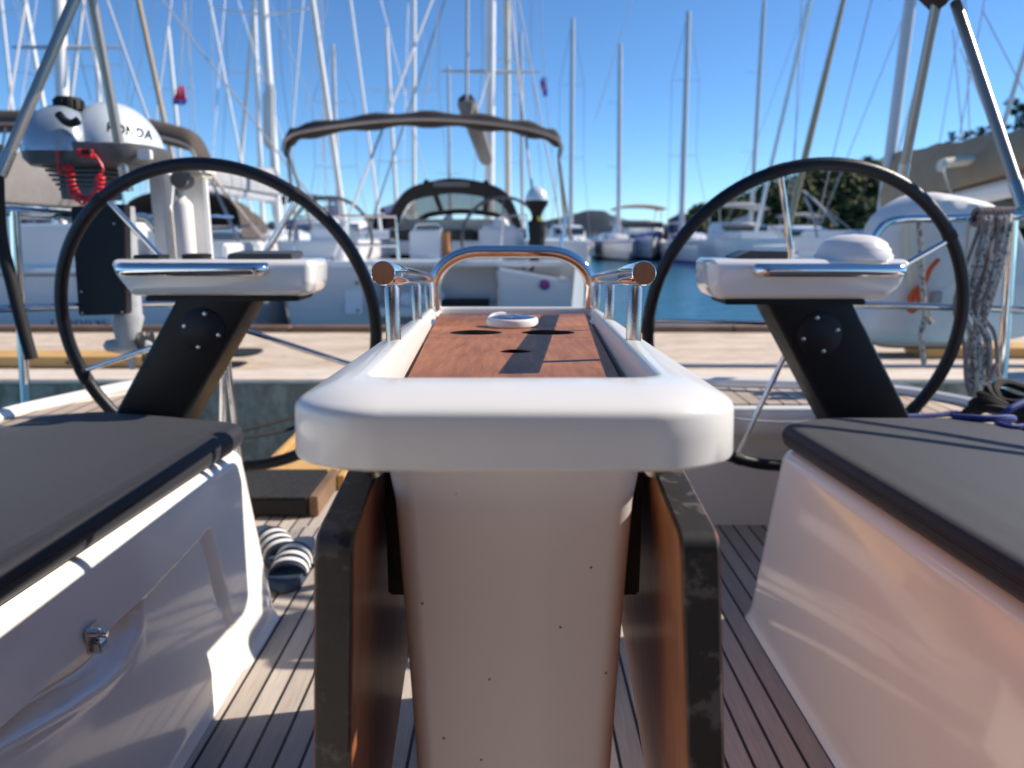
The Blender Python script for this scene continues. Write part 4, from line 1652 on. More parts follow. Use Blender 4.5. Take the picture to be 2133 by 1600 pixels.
def loft_hull(mb, L, B, free, xc, ys, flip, tf=0.0, wl=WATER_Z, n=14, bowrise=.25, transom=.86):
    """hull from stern (near, y=ys) to bow; flip puts the bow near instead"""
    rings = []
    for i in range(n + 1):
        t = i / n
        b = B / 2 * (transom + (1 - transom) * min(1, t / .4)) * (1 - smoothstep(.45, 1.02, t)) ** .75 if t > .0 else B / 2 * transom
        b = max(b, .02)
        z = wl + free + bowrise * t * t
        y = ys + (1 - t) * L if flip else ys + t * L
        ring = [(-1, 0), (-.985, .3), (-.95, .62), (-.82, 1.0), (-.4, 1.25), (0, 1.3), (.4, 1.25), (.82, 1.0), (.95, .62), (.985, .3), (1, 0)]
        rings.append([Vector((xc + b * x, y + (0.12 * d * (1 if not flip else -1) if i == 0 else 0), z - (z - wl) * d)) for x, d in ring])
    mb.rings(rings, closed=False, cap0=True)
    # deck
    m = len(rings[0])
    vs, fs = [], []
    for r in rings:
        vs += [r[0], (r[0] + r[-1]) / 2 + Vector((0, 0, .05)), r[-1]]
    for i in range(n):
        for j in range(2):
            fs.append((i * 3 + j, i * 3 + j + 1, (i + 1) * 3 + j + 1, (i + 1) * 3 + j))
    mb.add(vs, fs)
    return rings


def hull_band(rings, d0, d1, name, mat, root, k=1.006):
    """painted band following the topsides between two heights (0 sheer, 1 waterline)"""
    for half in (0, 1):
        mb = MB()
        ra, rb = [], []
        for r in rings:
            col = r[:4] if half == 0 else r[:6:-1]
            cen = (r[0] + r[-1]) / 2

            def at(d):
                kn = (0, .3, .62, 1.0)
                for j in range(3):
                    if kn[j] <= d <= kn[j + 1]:
                        return col[j].lerp(col[j + 1], (d - kn[j]) / (kn[j + 1] - kn[j]))
                return col[3]
            for lst, d in ((ra, d0), (rb, d1)):
                p = at(d)
                lst.append(Vector((cen.x + (p.x - cen.x) * k + (.006 if p.x > cen.x else -.006), p.y, p.z)))
        mb.rings([ra, rb], closed=False)
        mb.build(name, MT[mat], root)


def sailboat(label, xm, ym, mast_top, mr, mmat, hullmat='hull', L=11.0, B=3.4, free=1.15, flip=False, cover=None, lean=(0, 0), hood=None, furl=None, spread=2, boomlen=3.6, wires=True, rigdark=False, shift=0.0):
    """mast foot at (xm, ym); stern (or bow if flip) faces the viewer"""
    frac = .56
    ys = ym - L * (frac if not flip else 1 - frac)
    root = thing("sailing_boat", (xm, ym, WATER_Z), label, "sailboat", "sailboats moored across the harbour")
    mb = MB()
    xc = xm + shift
    hr = loft_hull(mb, L, B, free, xc, ys, flip)
    mb.build("hull", MT[hullmat], root, angle=50)
    NB[0] += 1
    hull_band(hr, .10, .16, "sheer_stripe", ('navy', 'greyc', 'flagb')[NB[0] % 3] if hullmat != 'hulld' else 'white', root)
    hull_band(hr, .90, 1.0, "boot_stripe", ('flagb', 'taupe', 'navy')[NB[0] % 3], root)
    for k in range(3):
        i = 3 + k * 3
        for e, sx in ((0, -1), (-1, 1)):
            if (k + NB[0] + e) % 2:
                continue
            p = hr[i][e] + Vector((sx * .14, 0, -.15))
            mb = MB()
            mb.lathe((p.x, p.y, p.z), [(.02, .05), (.09, 0), (.11, -.1), (.11, -.5), (.08, -.6), (.02, -.64)], 10)
            mb.build("fender", MT[('white', 'navy', 'roped')[(NB[0] + k) % 3]], root)
    sgn = -1 if flip else 1
    zd = WATER_Z + free
    # coachroof
    mb = MB()
    rings = []
    for t, hw, h in ((.26, .30, .02), (.28, .31, .42), (.40, .31, .46), (.55, .28, .42), (.68, .20, .26), (.74, .13, .04)):
        y = (ys + t * L) if not flip else ys + (1 - t) * L
        z = zd + .05 + .25 * t * t
        rings.append([Vector((xc + B * hw * x, y, z + h * d)) for x, d in ((-1.08, 0), (-1, .75), (-.85, 1), (0, 1.1), (.85, 1), (1, .75), (1.08, 0))])
    mb.rings(rings, closed=False, cap0=True, cap1=True)
    cab = mb.build("coachroof", MT['hull'], root, angle=50)
    mb = MB()
    for sx in (-1, 1):
        y0, y1 = (ys + .33 * L, ys + .60 * L) if not flip else (ys + .67 * L, ys + .40 * L)
        ym_ = (y0 + y1) / 2
        mb.box((xc + sx * B * .303, ym_, zd + .05 + .28), (.03, abs(y1 - y0), .14), Matrix.Rotation(R(-sx * sgn * 1.6), 3, 'Z'))
    mb.split("cabin_window", MT['glassd'], cab, smooth=False)
    # mast
    top = Vector((xm + lean[0], ym + lean[1], mast_top))
    foot = Vector((xm, ym, zd + .3))
    mb = MB()
    mb.tube([foot, foot.lerp(top, .5), foot.lerp(top, .92), top], [mr, mr, mr * .95, mr * .8], 10)
    mast = mb.build("mast", MT[mmat], root)
    if spread:
        mb = MB()
        for k in range(spread):
            c = foot.lerp(top, (k + 1) / (spread + 1) + .04)
            for sx in (-1, 1):
                mb.tube([c, c + Vector((sx * B * .26, -sgn * .2, .06))], [.022, .014], 6)
        mb.split("spreader", MT['mastw'], mast)
    if wires and NB[0] % 2:
        mb = MB()
        r = .006 + .00022 * ym
        for sx in (-1, 1):
            prev = Vector((xc + sx * B * .44, ym - sgn * .3, zd + .1))
            for k in range(spread):
                c = foot.lerp(top, (k + 1) / (spread + 1) + .04) + Vector((sx * B * .26, -sgn * .2, .06))
                mb.tube([prev, c], r, 5)
                prev = c
            mb.tube([prev, top], r, 5)
        yb = ys if not flip else ys + L
        mb.tube([top, Vector((xc + .4, yb + sgn * .2, zd + .1))], r, 5)
        mb.build("rigging", MT['wire'], root)
    yb = (ys + L - .4) if not flip else ys + .4
    if furl:
        f0 = Vector((xc, yb, zd + .6))
        f1 = foot.lerp(top, .96)
        rr_ = mr * .85
        mb = MB()
        mb.tube([f0, f0.lerp(f1, .08), f0.lerp(f1, .5), f1], [rr_ * .3, rr_ * 1.15, rr_ * .9, rr_ * .35], 9)
        mb.build("furled_sail", MT[furl], root)
    if cover:
        bz = zd + 1.25
        mb = MB()
        rings = []
        for k in range(9):
            t = k / 8
            y = ym - sgn * (.15 + boomlen * t)
            h = .52 * (1 - .62 * t)
            rings.append([Vector((xm + a * (.15 - .05 * t), y, bz + h * d)) for a, d in ((-1, 0), (-1.1, .45), (-.45, .95), (0, 1.0), (.45, .95), (1.1, .45), (1, 0))])
        mb.rings(rings, cap0=True, cap1=True)
        mb.build("sail_cover", MT[cover], root)
        mb = MB()
        mb.tube([Vector((xm, ym, bz - .06)), Vector((xm, ym - sgn * (boomlen + .3), bz - .06))], .085, 8)
        mb.build("boom", MT['mastg'], root)
    if hood:
        mb = MB()
        rings = []
        for t, h in ((.24, .80), (.31, .86), (.35, .5), (.39, .05)):
            y = (ys + t * L) if not flip else ys + (1 - t) * L
            rings.append([Vector((xc + B * .33 * math.cos(R(a)), y, zd + .15 + (h + .3) * abs(math.sin(R(a))) ** .7)) for a in range(0, 181, 15)])
        mb.rings(rings, closed=False)
        mb.build("sprayhood", MT[hood], root)
    # pulpit and guard wires
    mb = MB()
    e = ys + .35 if not flip else ys + .3
    w2 = B * .4 if not flip else B * .14
    mb.tube([Vector((xc - w2, e + .6, zd + .05)), Vector((xc - w2, e + .3, zd + .62)), Vector((xc + w2, e + .3, zd + .62)), Vector((xc + w2, e + .6, zd + .05))], .018, 6)
    for sx in (-1, 1):
        for yy in (.2, .45, .7):
            y = ys + yy * L
            mb.tube([Vector((xc + sx * B * .44, y, zd)), Vector((xc + sx * B * .44, y, zd + .6))], .014, 5)
    mb.split("guard_rail", MT['steel'], root)
    return root


def mast_at(label, top_px, bot_px, wpx, Y, mmat, **kw):
    """mast seen through top_px and bot_px of the photograph at depth Y; if the top leaves the frame it runs on upward"""
    if kw.get('flip'):
        Y *= 1.45
        kw['free'] = 1.1
        kw['B'] = 3.0
    a, b = atY(*top_px, Y), atY(*bot_px, Y)
    d = a - b
    run = kw.pop('run', 0.0)
    t = 1.0
    if run:
        t = max(1.0, (run - b.z) / d.z)
    top = b + d * t
    free = kw.get('free', 1.15)
    zf = WATER_Z + free + .3
    foot = b + d * ((zf - b.z) / d.z)
    return sailboat(label, foot.x, Y, top.z, wpx * Y / 1540 / 2, mmat, lean=(top.x - foot.x, 0), **kw)


# the big boat moored stern-to across the dock, centre
def boat_centre():
    root = thing("sailing_boat", (-.86, 7.6, WATER_Z), "white sailing yacht facing stern on across the dock with brown sprayhood", "sailboat", "yachts moored stern to across the dock")
    xc, yst = -.86, 7.55
    mb = MB()
    # topsides, widening forward, open at the transom
    rings = []
    for y, hb, zt in ((7.55, 1.50, .545), (8.2, 1.66, .56), (9.5, 1.85, .58), (11.5, 1.95, .62), (14, 1.7, .68), (16.5, 1.0, .76), (18.3, .05, .84)):
        rings.append([Vector((xc + x * hb, y + (.25 * d if y < 7.6 else 0), zt - (zt - WATER_Z) * d)) for x, d in ((-1, 0), (-.985, .3), (-.955, .62), (-.86, .98), (-.5, 1.15), (0, 1.2), (.5, 1.15), (.86, .98), (.955, .62), (.985, .3), (1, 0))])
    mb.rings(rings, closed=False)
    mb.build("hull", MT['hullb'], root, angle=60)
    # transom blocks either side of the bathing platform
    mb = MB()
    for x0, x1, sl in ((-2.36, -1.42, 0), (-.16, .62, 1)):
        pr = [Vector((x0, 7.56, .555 if not sl else .54)), Vector((x1, 7.56, .555 if not sl else .40)), Vector((x1 - (0.02 if not sl else .0), 7.74, WATER_Z + .05)), Vector((x0 + .12, 7.74, WATER_Z + .05))]
        pb = [p + Vector((0, .55, 0)) for p in pr]
        mb.rings([pr, pb], cap0=True, cap1=True)
    mb.split("transom", MT['hullb'], root, bevel=.03)
    mb = MB()
    mb.box((-.79, 7.9, .08), (1.26, .7, .09)); mb.box((-.79, 8.25, .33), (1.26, .05, .5))
    mb.build("bathing_platform", MT['hull'], root, bevel=.012)
    mb = MB()
    mb.box((-.79, 7.72, -.06), (1.25, .06, .16))
    for k in range(4):
        mb.box((-1.3 + k * .34, 7.55, -.16), (.02, .03, .26))
    mb.split("platform_hinge", MT['lgc'], root)
    mb = MB()
    mb.box((-.5, 7.9, .155), (.52, .28, .06))
    mb.build("folded_step", MT['rubber'], root, bevel=.01)
    mb = MB()
    mb.tube([(-1.15, 7.8, .19), (-.85, 7.75, .2), (-.72, 7.7, .25)], [.09, .08, .04], 10)
    mb.build("fender", MT['whitef'], root)
    # locker doors
    for x, z, sx, sz in ((-1.62, .24, .18, .36),):
        mb = MB()
        mb.box((x, 7.60, z), (sx, .03, sz), Matrix.Rotation(R(-7), 3, 'X'))
        dr = mb.build("locker_door", MT['hull'], root, bevel=.006)
        mb = MB()
        for zz in (-.14, .14):
            mb.lathe((x + .04, 7.585, z + zz), [(.018, -.02), (.018, .02)], 10, axis='Y')
        mb.build("latch", MT['greyc'], dr)
    mb = MB()
    mb.lathe((.33, 7.545, .36), [(.052, .02), (.052, -.002)], 20, axis='Y')
    bdg = mb.build("badge", MT['flagb'], root)
    mb = MB()
    mb.lathe((.33, 7.535, .372), [(.026, .0), (.026, -.004)], 16, axis='Y')
    mb.build("badge_centre", MT['flagr'], bdg)
    mb = MB()
    mb.lathe((-.02, 7.60, .02), [(.025, .02), (.025, -.03)], 10, axis='Y')
    mb.build("outlet", MT['lgc'], root)
    # deck, coamings, cockpit
    mb = MB()
    mb.box((xc, 8.15, .565), (3.1, .9, .05)); mb.box((xc - 1.35, 10.2, .66), (.7, 3.9, .26)); mb.box((xc + 1.35, 10.2, .66), (.7, 3.9, .26))
    mb.box((xc, 13.4, .66), (2.9, 4.2, .2)); mb.box((xc, 10.4, .30), (2.3, 4.0, .06))
    mb.build("deck", MT['hull'], root, bevel=.02)
    mb = MB()
    mb.box((xc - .38, 12.1, .70), (1.45, .06, .46)); mb.box((xc + .75, 12.1, .70), (.8, .06, .46))
    mb.build("cabin_opening", MT['glassd'], root, bevel=.01)
    mb = MB()
    mb.box((xc, 13.7, .90), (2.3, 2.9, .40))
    mb.build("coachroof", MT['hull'], root, bevel=.12)
    # table box
    mb = MB()
    mb.box((-.98, 8.75, .73), (.36, .5, .36))
    tb = mb.build("cockpit_table_box", MT['hull'], root, bevel=.02)
    mb = MB()
    mb.box((-.76, 8.76, .74), (.07, .46, .30))
    mb.build("wooden_leaf", M("orange_teak", (.42, .17, .055), .5), tb)
    mb = MB()
    mb.box((-.92, 8.72, .52), (.42, .4, .06))
    mb.build("wooden_foot", MT['leaf'], tb)
    mb = MB()
    mb.tube([(-1.12, 8.7, .91), (-1.10, 8.7, .975), (-.85, 8.7, .985), (-.80, 8.7, .91)], .013, 8)
    mb.build("table_rail", MT['chrome'], tb)
    # helms
    for x in (-2.08, -.15):
        mb = MB()
        mb.box((x, 8.8, .75), (.46, .42, .42)); mb.box((x + .24, 8.72, .76), (.10, .12, .36))
        pd = mb.build("helm_pod", MT['hull'], root, bevel=.04)
        mb = MB()
        mb.ellip((x + .02, 8.72, .96), (.10, .10, .10), 16, 8)
        mb.build("compass", MT['plastw'], pd)
        mb = MB()
        cw = Vector((x - .12 if x < -1 else x + .04, 9.15, .80))
        mb.tube([cw + Vector((.50 * math.cos(R(a)), .05 * math.sin(R(a)), .50 * math.sin(R(a)))) for a in range(0, 360, 8)], .020, 8, closed=True)
        for a in (18, 90, 162, 234, 306):
            mb.tube([cw, cw + Vector((.5 * math.cos(R(a)), .05 * math.sin(R(a)), .5 * math.sin(R(a))))], .010, 6)
        mb.build("wheel", MT['grey'], root)
    # stern rails
    mb = MB()
    for pts in ([(-2.3, 7.9, .6), (-2.28, 7.95, 1.04), (-1.9, 7.95, 1.05), (-1.22, 7.95, 1.05), (-1.2, 7.95, .6)], [(-1.72, 7.95, .6), (-1.72, 7.95, 1.05)], [(-1.75, 7.95, .75), (-1.2, 7.95, .75)],
                [(-.12, 7.95, .6), (-.10, 7.95, 1.05), (.15, 7.95, 1.06), (.17, 7.95, .8)], [(.5, 7.9, .6), (.56, 7.95, 1.05), (.62, 8.4, 1.06), (.66, 9.2, 1.06)], [(.5, 7.93, .8), (.62, 8.5, .82)]):
        mb.tube([Vector(p) for p in pts], .016, 8)
    mb.split("stern_guard_rail", MT['chrome'], root)
    # sprayhood with clear windows
    prof = [(800, 475), (822, 425), (852, 392), (900, 377), (945, 371), (1000, 378), (1045, 394), (1070, 425), (1088, 475)]
    f = smooth_path([atY(u, v, 11.0) for u, v in prof], 4)
    cz = .93
    mb = MB()
    front = f
    band = [Vector((xc + (p.x - xc) * .89, 11.02, cz + (p.z - cz) * .70)) for p in f]
    roofb = [Vector((xc + (p.x - xc) * .97, 12.0, cz + (p.z - cz) * .93)) for p in f]
    mb.rings([band, front, roofb], closed=False)
    hd = mb.build("sprayhood", MT['brown'], root)
    wf = [Vector((xc + (p.x - xc) * .84, 12.7, cz + (p.z - cz) * .42)) for p in f]
    mb = MB()
    wt = [Vector((xc + (p.x - xc) * .96, 12.02, cz + (p.z - cz) * .86)) for p in f]
    mb.rings([wt, wf], closed=False)
    mb.build("window", MT['film'], hd)
    mb = MB()
    for i in (11, 21):
        mb.tube([f[i], wt[i], wf[i]], .045, 6)
    mb.tube(wf, .05, 6)
    mb.split("window_seam", MT['brown'], hd)
    mb = MB()
    mb.box((-.87, 10.985, 1.565), (.52, .02, .075))
    mb.build("label_patch", MT['greyc'], hd)
    # bimini bow
    prof = [(597, 310), (604, 284), (640, 268), (760, 250), (880, 243), (1000, 249), (1100, 264), (1155, 282), (1168, 300), (1163, 322)]
    f = smooth_path([atY(u, v, 9.3) for u, v in prof], 5)
    mb = MB()
    rings = []
    for i, p in enumerate(f):
        h = .085 + .02 * math.sin(i * 1.3)
        rings.append([p + Vector((0, .16 * math.cos(R(a)), h * math.sin(R(a)) - .03)) for a in range(0, 360, 30)])
    mb.rings(rings, cap0=True, cap1=True)
    mb.build("folded_bimini", MT['brown'], root)
    mb = MB()
    mb.tube([p + Vector((0, -.17, -.05)) for p in f], .022, 8)
    for e, x in ((f[0], -2.55), (f[-1], .72)):
        mb.tube([e, Vector((x, 9.0, .7))], .018, 8)
        mb.tube([e, Vector((x, 9.9, .7))], .018, 8)
    mb.build("bimini_frame", MT['tube'], root)
    # mast, boom
    m0, m1 = atY(1020, 300, 14.2), atY(1024, -320, 14.2)
    m0 = m0 + (m0 - m1) * ((m0.z - 1.1) / (m1.z - m0.z))
    mb = MB()
    mb.tube([m0, m1], .092, 12)
    mast = mb.build("mast", MT['mastw'], root)
    mb = MB()
    for k in (.42, .7):
        c = m0.lerp(m1, k)
        for sx in (-1, 1):
            mb.tube([c, c + Vector((sx * .9, .2, .05))], [.04, .02], 6)
    mb.split("spreader", MT['mastg'], mast)
    mb = MB()
    e0, e1 = atY(972, 215, 10.6), atY(1012, 330, 14.0)
    mb.tube([e0 + Vector((0, 0, -.16)), e0, e0, e1], [.08, .13, .13, .13], 8)
    mb.build("boom", MT['greyc'], root)
    mb = MB()
    mb.tube([atY(975, -200, 10.6), e0], .022, 6)
    mb.tube([m1, Vector((-1.9, 7.9, .6))], .016, 5); mb.tube([m1, Vector((.3, 7.9, .6))], .016, 5)
    for sx in (-1, 1):
        mb.tube([m0.lerp(m1, .97), Vector((xc + sx * 1.8, 13.6, .7))], .016, 5)
    mb.tube([m0.lerp(m1, .42) + Vector((0, 0, 0)), e0.lerp(e1, .3)], .012, 5)
    mb.build("rigging", MT['wirew'], root)
    # outboard on its rail
    mb = MB()
    o = atY(1118, 418, 8)
    mb.ellip((o.x, 8.0, o.z), (.118, .15, .15), 20, 10, 0.0, .85)
    oc = mb.build("outboard_cowl", MT['silver2'], root)
    mb = MB()
    rings = []
    for v, hw in ((416, .122), (426, .118), (440, .07), (452, .05), (458, .055), (462, .095), (520, .085), (545, .07)):
        z = atY(0, v, 8).z
        rings.append([Vector((o.x + hw * math.cos(R(a)), 8 + hw * .9 * math.sin(R(a)), z)) for a in range(0, 360, 30)])
    mb.rings(rings, cap0=True, cap1=True)
    mb.build("outboard_leg", MT['plast'], oc)
    mb = MB()
    z = atY(0, 458, 8).z
    mb.box((o.x + .03, 7.94, z), (.05, .02, .06))
    mb.build("yellow_sticker", MT['yellow'], oc)
    return root


boat_centre()


# the boat across the dock on the left: its stern, bimini and sail cover
def boat_left():
    root = thing("sailing_boat", (-4.3, 7.5, WATER_Z), "white yacht stern at the left with lettering low on its hull", "sailboat", "yachts moored stern to across the dock")
    xc = -4.45
    mb = MB()
    rings = []
    for y, hb, zt in ((7.5, 1.45, .45), (8.5, 1.7, .47), (10, 1.85, .50), (12, 1.9, .55), (15, 1.5, .65), (18.3, .05, .8)):
        rings.append([Vector((xc + x * hb, y + (.1 * d if y < 7.6 else 0), zt - (zt - WATER_Z) * d)) for x, d in ((-1, 0), (-.99, .3), (-.97, .62), (-.9, .98), (-.5, 1.15), (0, 1.2), (.5, 1.15), (.9, .98), (.97, .62), (.99, .3), (1, 0))])
    mb.rings(rings, closed=False, cap0=True)
    h = mb.build("hull", MT['hullb'], root, angle=60)
    me = text_mesh("MARINE", .17)
    me.transform(Matrix.Rotation(R(90 - 5), 4, 'X'))
    me.materials.append(MT['letter'])
    lt = bpy.data.objects.new("lettering", me)
    sc.collection.objects.link(lt)
    lt.parent = h
    lt.location = Vector((-4.42, 7.535, .005)) - wloc(h)
    mb = MB()
    mb.box((xc, 8.1, .50), (2.8, 1.2, .05)); mb.box((xc - 1.1, 10, .62), (.6, 4, .3)); mb.box((xc + 1.1, 10, .62), (.6, 4, .3)); mb.box((xc, 13, .62), (2.4, 3.5, .3))
    mb.build("deck", MT['hull'], root, bevel=.03)
    mb = MB()
    for x, z, sx, sz in ((-4.75, .62, .95, .55), (-3.62, .62, .42, .5), (-4.1, .66, .3, .5)):
        mb.box((x, 8.9 + .2 * x, z + .08), (sx, .6, sz))
    mb.split("cockpit_locker", MT['hull'], root, bevel=.05)
    mb = MB()
    a, b = atY(40, 505, 8.2), atY(110, 505, 8.2)
    cw = atY(75, 500, 8.2)
    mb.tube([cw + Vector((.36 * math.cos(R(t)), .03, .36 * math.sin(R(t)))) for t in range(0, 360, 10)], .014, 6, closed=True)
    for t in (20, 92, 164, 236, 308):
        mb.tube([cw, cw + Vector((.36 * math.cos(R(t)), .03, .36 * math.sin(R(t))))], .009, 5)
    mb.build("wheel", MT['steel'], root)
    mb = MB()
    for pts in ([(-5.8, 7.7, .5), (-5.8, 7.7, 1.05), (-4.7, 7.75, 1.05), (-4.65, 7.75, .5)], [(-4.1, 7.75, .5), (-4.1, 7.75, 1.05), (-3.2, 7.8, 1.05), (-3.1, 8.4, 1.05)], [(-3.2, 7.8, .5), (-3.2, 7.8, 1.05)]):
        mb.tube([Vector(p) for p in pts], .017, 7)
    mb.split("stern_guard_rail", MT['chrome'], root)
    # bimini hoop
    f = smooth_path([atY(u, v, 9.3) for u, v in ((-330, 320), (-260, 276), (-60, 256), (120, 254), (260, 262), (350, 280), (405, 298), (425, 330), (430, 352))], 5)
    mb = MB()
    rings = []
    for i, p in enumerate(f):
        rings.append([p + Vector((0, .22 * math.cos(R(a)), .13 * math.sin(R(a)))) for a in range(0, 360, 30)])
    mb.rings(rings, cap0=True, cap1=True)
    mb.build("folded_bimini", MT['taupe'], root)
    mb = MB()
    mb.tube([p + Vector((0, -.23, -.05)) for p in f], .02, 7)
    mb.tube([f[-1], Vector((-3.2, 8.9, .7))], .018, 7)
    mb.tube([f[-1], Vector((-3.2, 9.9, .7))], .018, 7)
    mb.build("bimini_frame", MT['tube'], root)
    # sail cover and boom sloping away
    mb = MB()
    rings = []
    A, B_ = atY(-60, 365, 9.4), atY(215, 380, 12.6)
    for k in range(9):
        t = k / 8
        p = A.lerp(B_, t)
        hh = .30 + .14 * t
        rings.append([p + Vector((x * .17, 0, z * hh)) for x, z in ((-1, -1), (-1.1, -.2), (-.5, .8), (0, 1), (.5, .8), (1.1, -.2), (1, -1))])
    mb.rings(rings, cap0=True, cap1=True)
    mb.build("sail_cover", MT['greyc'], root)
    mb = MB()
    mb.tube([A + Vector((0, -.4, -.42)), B_ + Vector((0, 0, -.50))], .13, 10)
    mb.build("boom", MT['mastw'], root)
    # mast
    m0, m1 = atY(130, 200, 12.8), atY(109, -330, 12.8)
    mb = MB()
    mb.tube([m0 + (m0 - m1) * .35, m1], .098, 12)
    mast = mb.build("mast", MT['mastw'], root)
    mb = MB()
    for k in (.2, .6):
        c = m0.lerp(m1, k)
        for sx in (-1, 1):
            mb.tube([c, c + Vector((sx * .9, .2, .05))], [.04, .02], 6)
    mb.split("spreader", MT['mastg'], mast)
    # sprayhood, low
    mb = MB()
    f = smooth_path([atY(u, v, 11.5) for u, v in ((250, 470), (268, 420), (330, 398), (410, 394), (470, 410), (495, 440), (505, 495))], 4)
    bk = [Vector((p.x, 12.9, .7 + (p.z - .7) * .35)) for p in f]
    md = [Vector((p.x, 12.2, .7 + (p.z - .7) * .9)) for p in f]
    mb.rings([f, md, bk], closed=False)
    mb.build("sprayhood", MT['taupe'], root)
    mb = MB()
    for p in ((-5.6, 7.9, .5), (-3.3, 7.9, .5)):
        mb.tube([m1, Vector(p)], .015, 5)
    for sx in (-1, 1):
        mb.tube([m0.lerp(m1, .95), Vector((xc + sx * 1.8, 12.4, .6))], .016, 5)
    mb.build("rigging", MT['wirew'], root)


boat_left()


# the boat at the right with tan boom cover
def boat_right():
    root = thing("sailing_boat", (5.1, 7.2, WATER_Z), "yacht at the right with a tan sail cover over its white boom", "sailboat", "yachts moored stern to across the dock")
    xc = 5.15
    mb = MB()
    rings = []
    for y, hb, zt in ((7.3, 1.25, .42), (8.3, 1.45, .45), (9.5, 1.45, .50), (10.8, 1.15, .56), (12.0, .65, .64), (12.9, .05, .72)):
        rings.append([Vector((xc + x * hb, y, zt - (zt - WATER_Z) * d)) for x, d in ((-1, 0), (-.99, .3), (-.96, .62), (-.88, .98), (-.5, 1.15), (0, 1.2), (.5, 1.15), (.88, .98), (.96, .62), (.99, .3), (1, 0))])
    mb.rings(rings, closed=False, cap0=True)
    mb.build("hull", MT['hull'], root, angle=60)
    mb = MB()
    mb.box((xc, 9.0, .52), (2.5, 3.0, .22)); mb.box((xc, 10.6, .68), (1.7, 1.8, .42))
    mb.build("deck", MT['hull'], root, bevel=.08)
    mb = MB()
    rings = []
    A, B_ = Vector((5.02, 10.0, 0)), Vector((4.93, 7.0, 0))
    for k in range(13):
        t = k / 12
        p = A.lerp(B_, t)
        top, bot = 1.90 - .05 * t, 1.20 + .30 * t
        sag = .02 * math.sin(k * 1.9)
        rings.append([Vector((p.x + x * .19, p.y, bot + (top - bot) * z + sag * z)) for x, z in ((-.9, 0), (-1.05, .25), (-.7, .7), (-.2, 1), (.2, 1), (.7, .7), (1.05, .25), (.9, 0))])
    mb.rings(rings, cap0=True, cap1=True)
    mb.build("sail_cover", MT['tan'], root)
    mb = MB()
    mb.tube([Vector((5.05, 10.05, 1.12)), Vector((4.95, 6.9, 1.38))], .10, 12)
    mb.build("boom", MT['mastw'], root)
    m0, m1 = atY(1853, 330, 10.05), atY(1930, -250, 10.05)
    mb = MB()
    mb.tube([m0 + (m0 - m1) * .35, m1], .070, 12)
    mast = mb.build("mast", MT['mastg'], root)
    mb = MB()
    c = m0.lerp(m1, .75)
    for sx in (-1, 1):
        mb.tube([c, c + Vector((sx * .9, .2, .05))], [.04, .02], 6)
    mb.split("spreader", MT['mastg'], mast)
    # tan canopy with windows near the stern
    f = smooth_path([atY(u, v, 8.6) for u, v in ((1990, 440), (2005, 415), (2060, 396), (2140, 385), (2260, 385), (2330, 410), (2345, 450))], 4)
    bk = [p + Vector((0, 1.5, -.05)) for p in f]
    mb = MB()
    mb.rings([f, bk], closed=False)
    mb.build("canopy", M("orange_tan_canvas", (.42, .22, .10), .8, var=.2), root)
    mb = MB()
    wv = [Vector((p.x, 10.12, .55 + (p.z - .55) * .9)) for p in f]
    mb.rings([wv, [Vector((p.x, 10.9, .75)) for p in f]], closed=False)
    mb.build("canopy_window", MT['film'], root)
    mb = MB()
    hp = smooth_path([atY(u, v, 8.0) for u, v in ((1985, 415), (1967, 350), (1985, 340), (2090, 332), (2240, 330), (2300, 345), (2310, 420))], 4)
    mb.tube(hp, .02, 8)
    mb.build("hoop", MT['steel'], root)
    mb = MB()
    rings = []
    for p in hp[4:-4]:
        rings.append([p + Vector((0, .10 * math.cos(R(a)) + .05, .05 * math.sin(R(a)) + .01)) for a in range(0, 360, 45)])
    mb.rings(rings, cap0=True, cap1=True)
    mb.build("folded_bimini", MT['cream'], root)
    mb = MB()
    for pa, pb in (((1680, -200), (1648, 480)), ((1840, -100), (1700, 470)), ((1700, 420), (1775, 480)), ((2060, -50), (1990, 330)), ((1985, 60), (2005, 290)), ((2010, -60), (2020, 290)), ((2045, 20), (2133, 190)), ((2000, 100), (2080, 300))):
        mb.tube([atY(*pa, 9.9), atY(*pb, 9.6)], .0075, 5)
    mb.tube(smooth_path([atY(1672, 398, 9.6), atY(1700, 420, 9.6), atY(1745, 470, 9.6)], 4), .018, 6)
    mb.tube(smooth_path([atY(1675, 410, 9.6), atY(1690, 440, 9.6), atY(1702, 495, 9.6)], 4), .016, 6)
    mb.build("rigging", MT['wirew'], root)
    mb = MB()
    mb.ellip(Vector((4.35, 9.0, .65)), (.55, .9, .28), 18, 8, -.3)
    mb.build("white_cover", MT['whitef'], root)


boat_right()

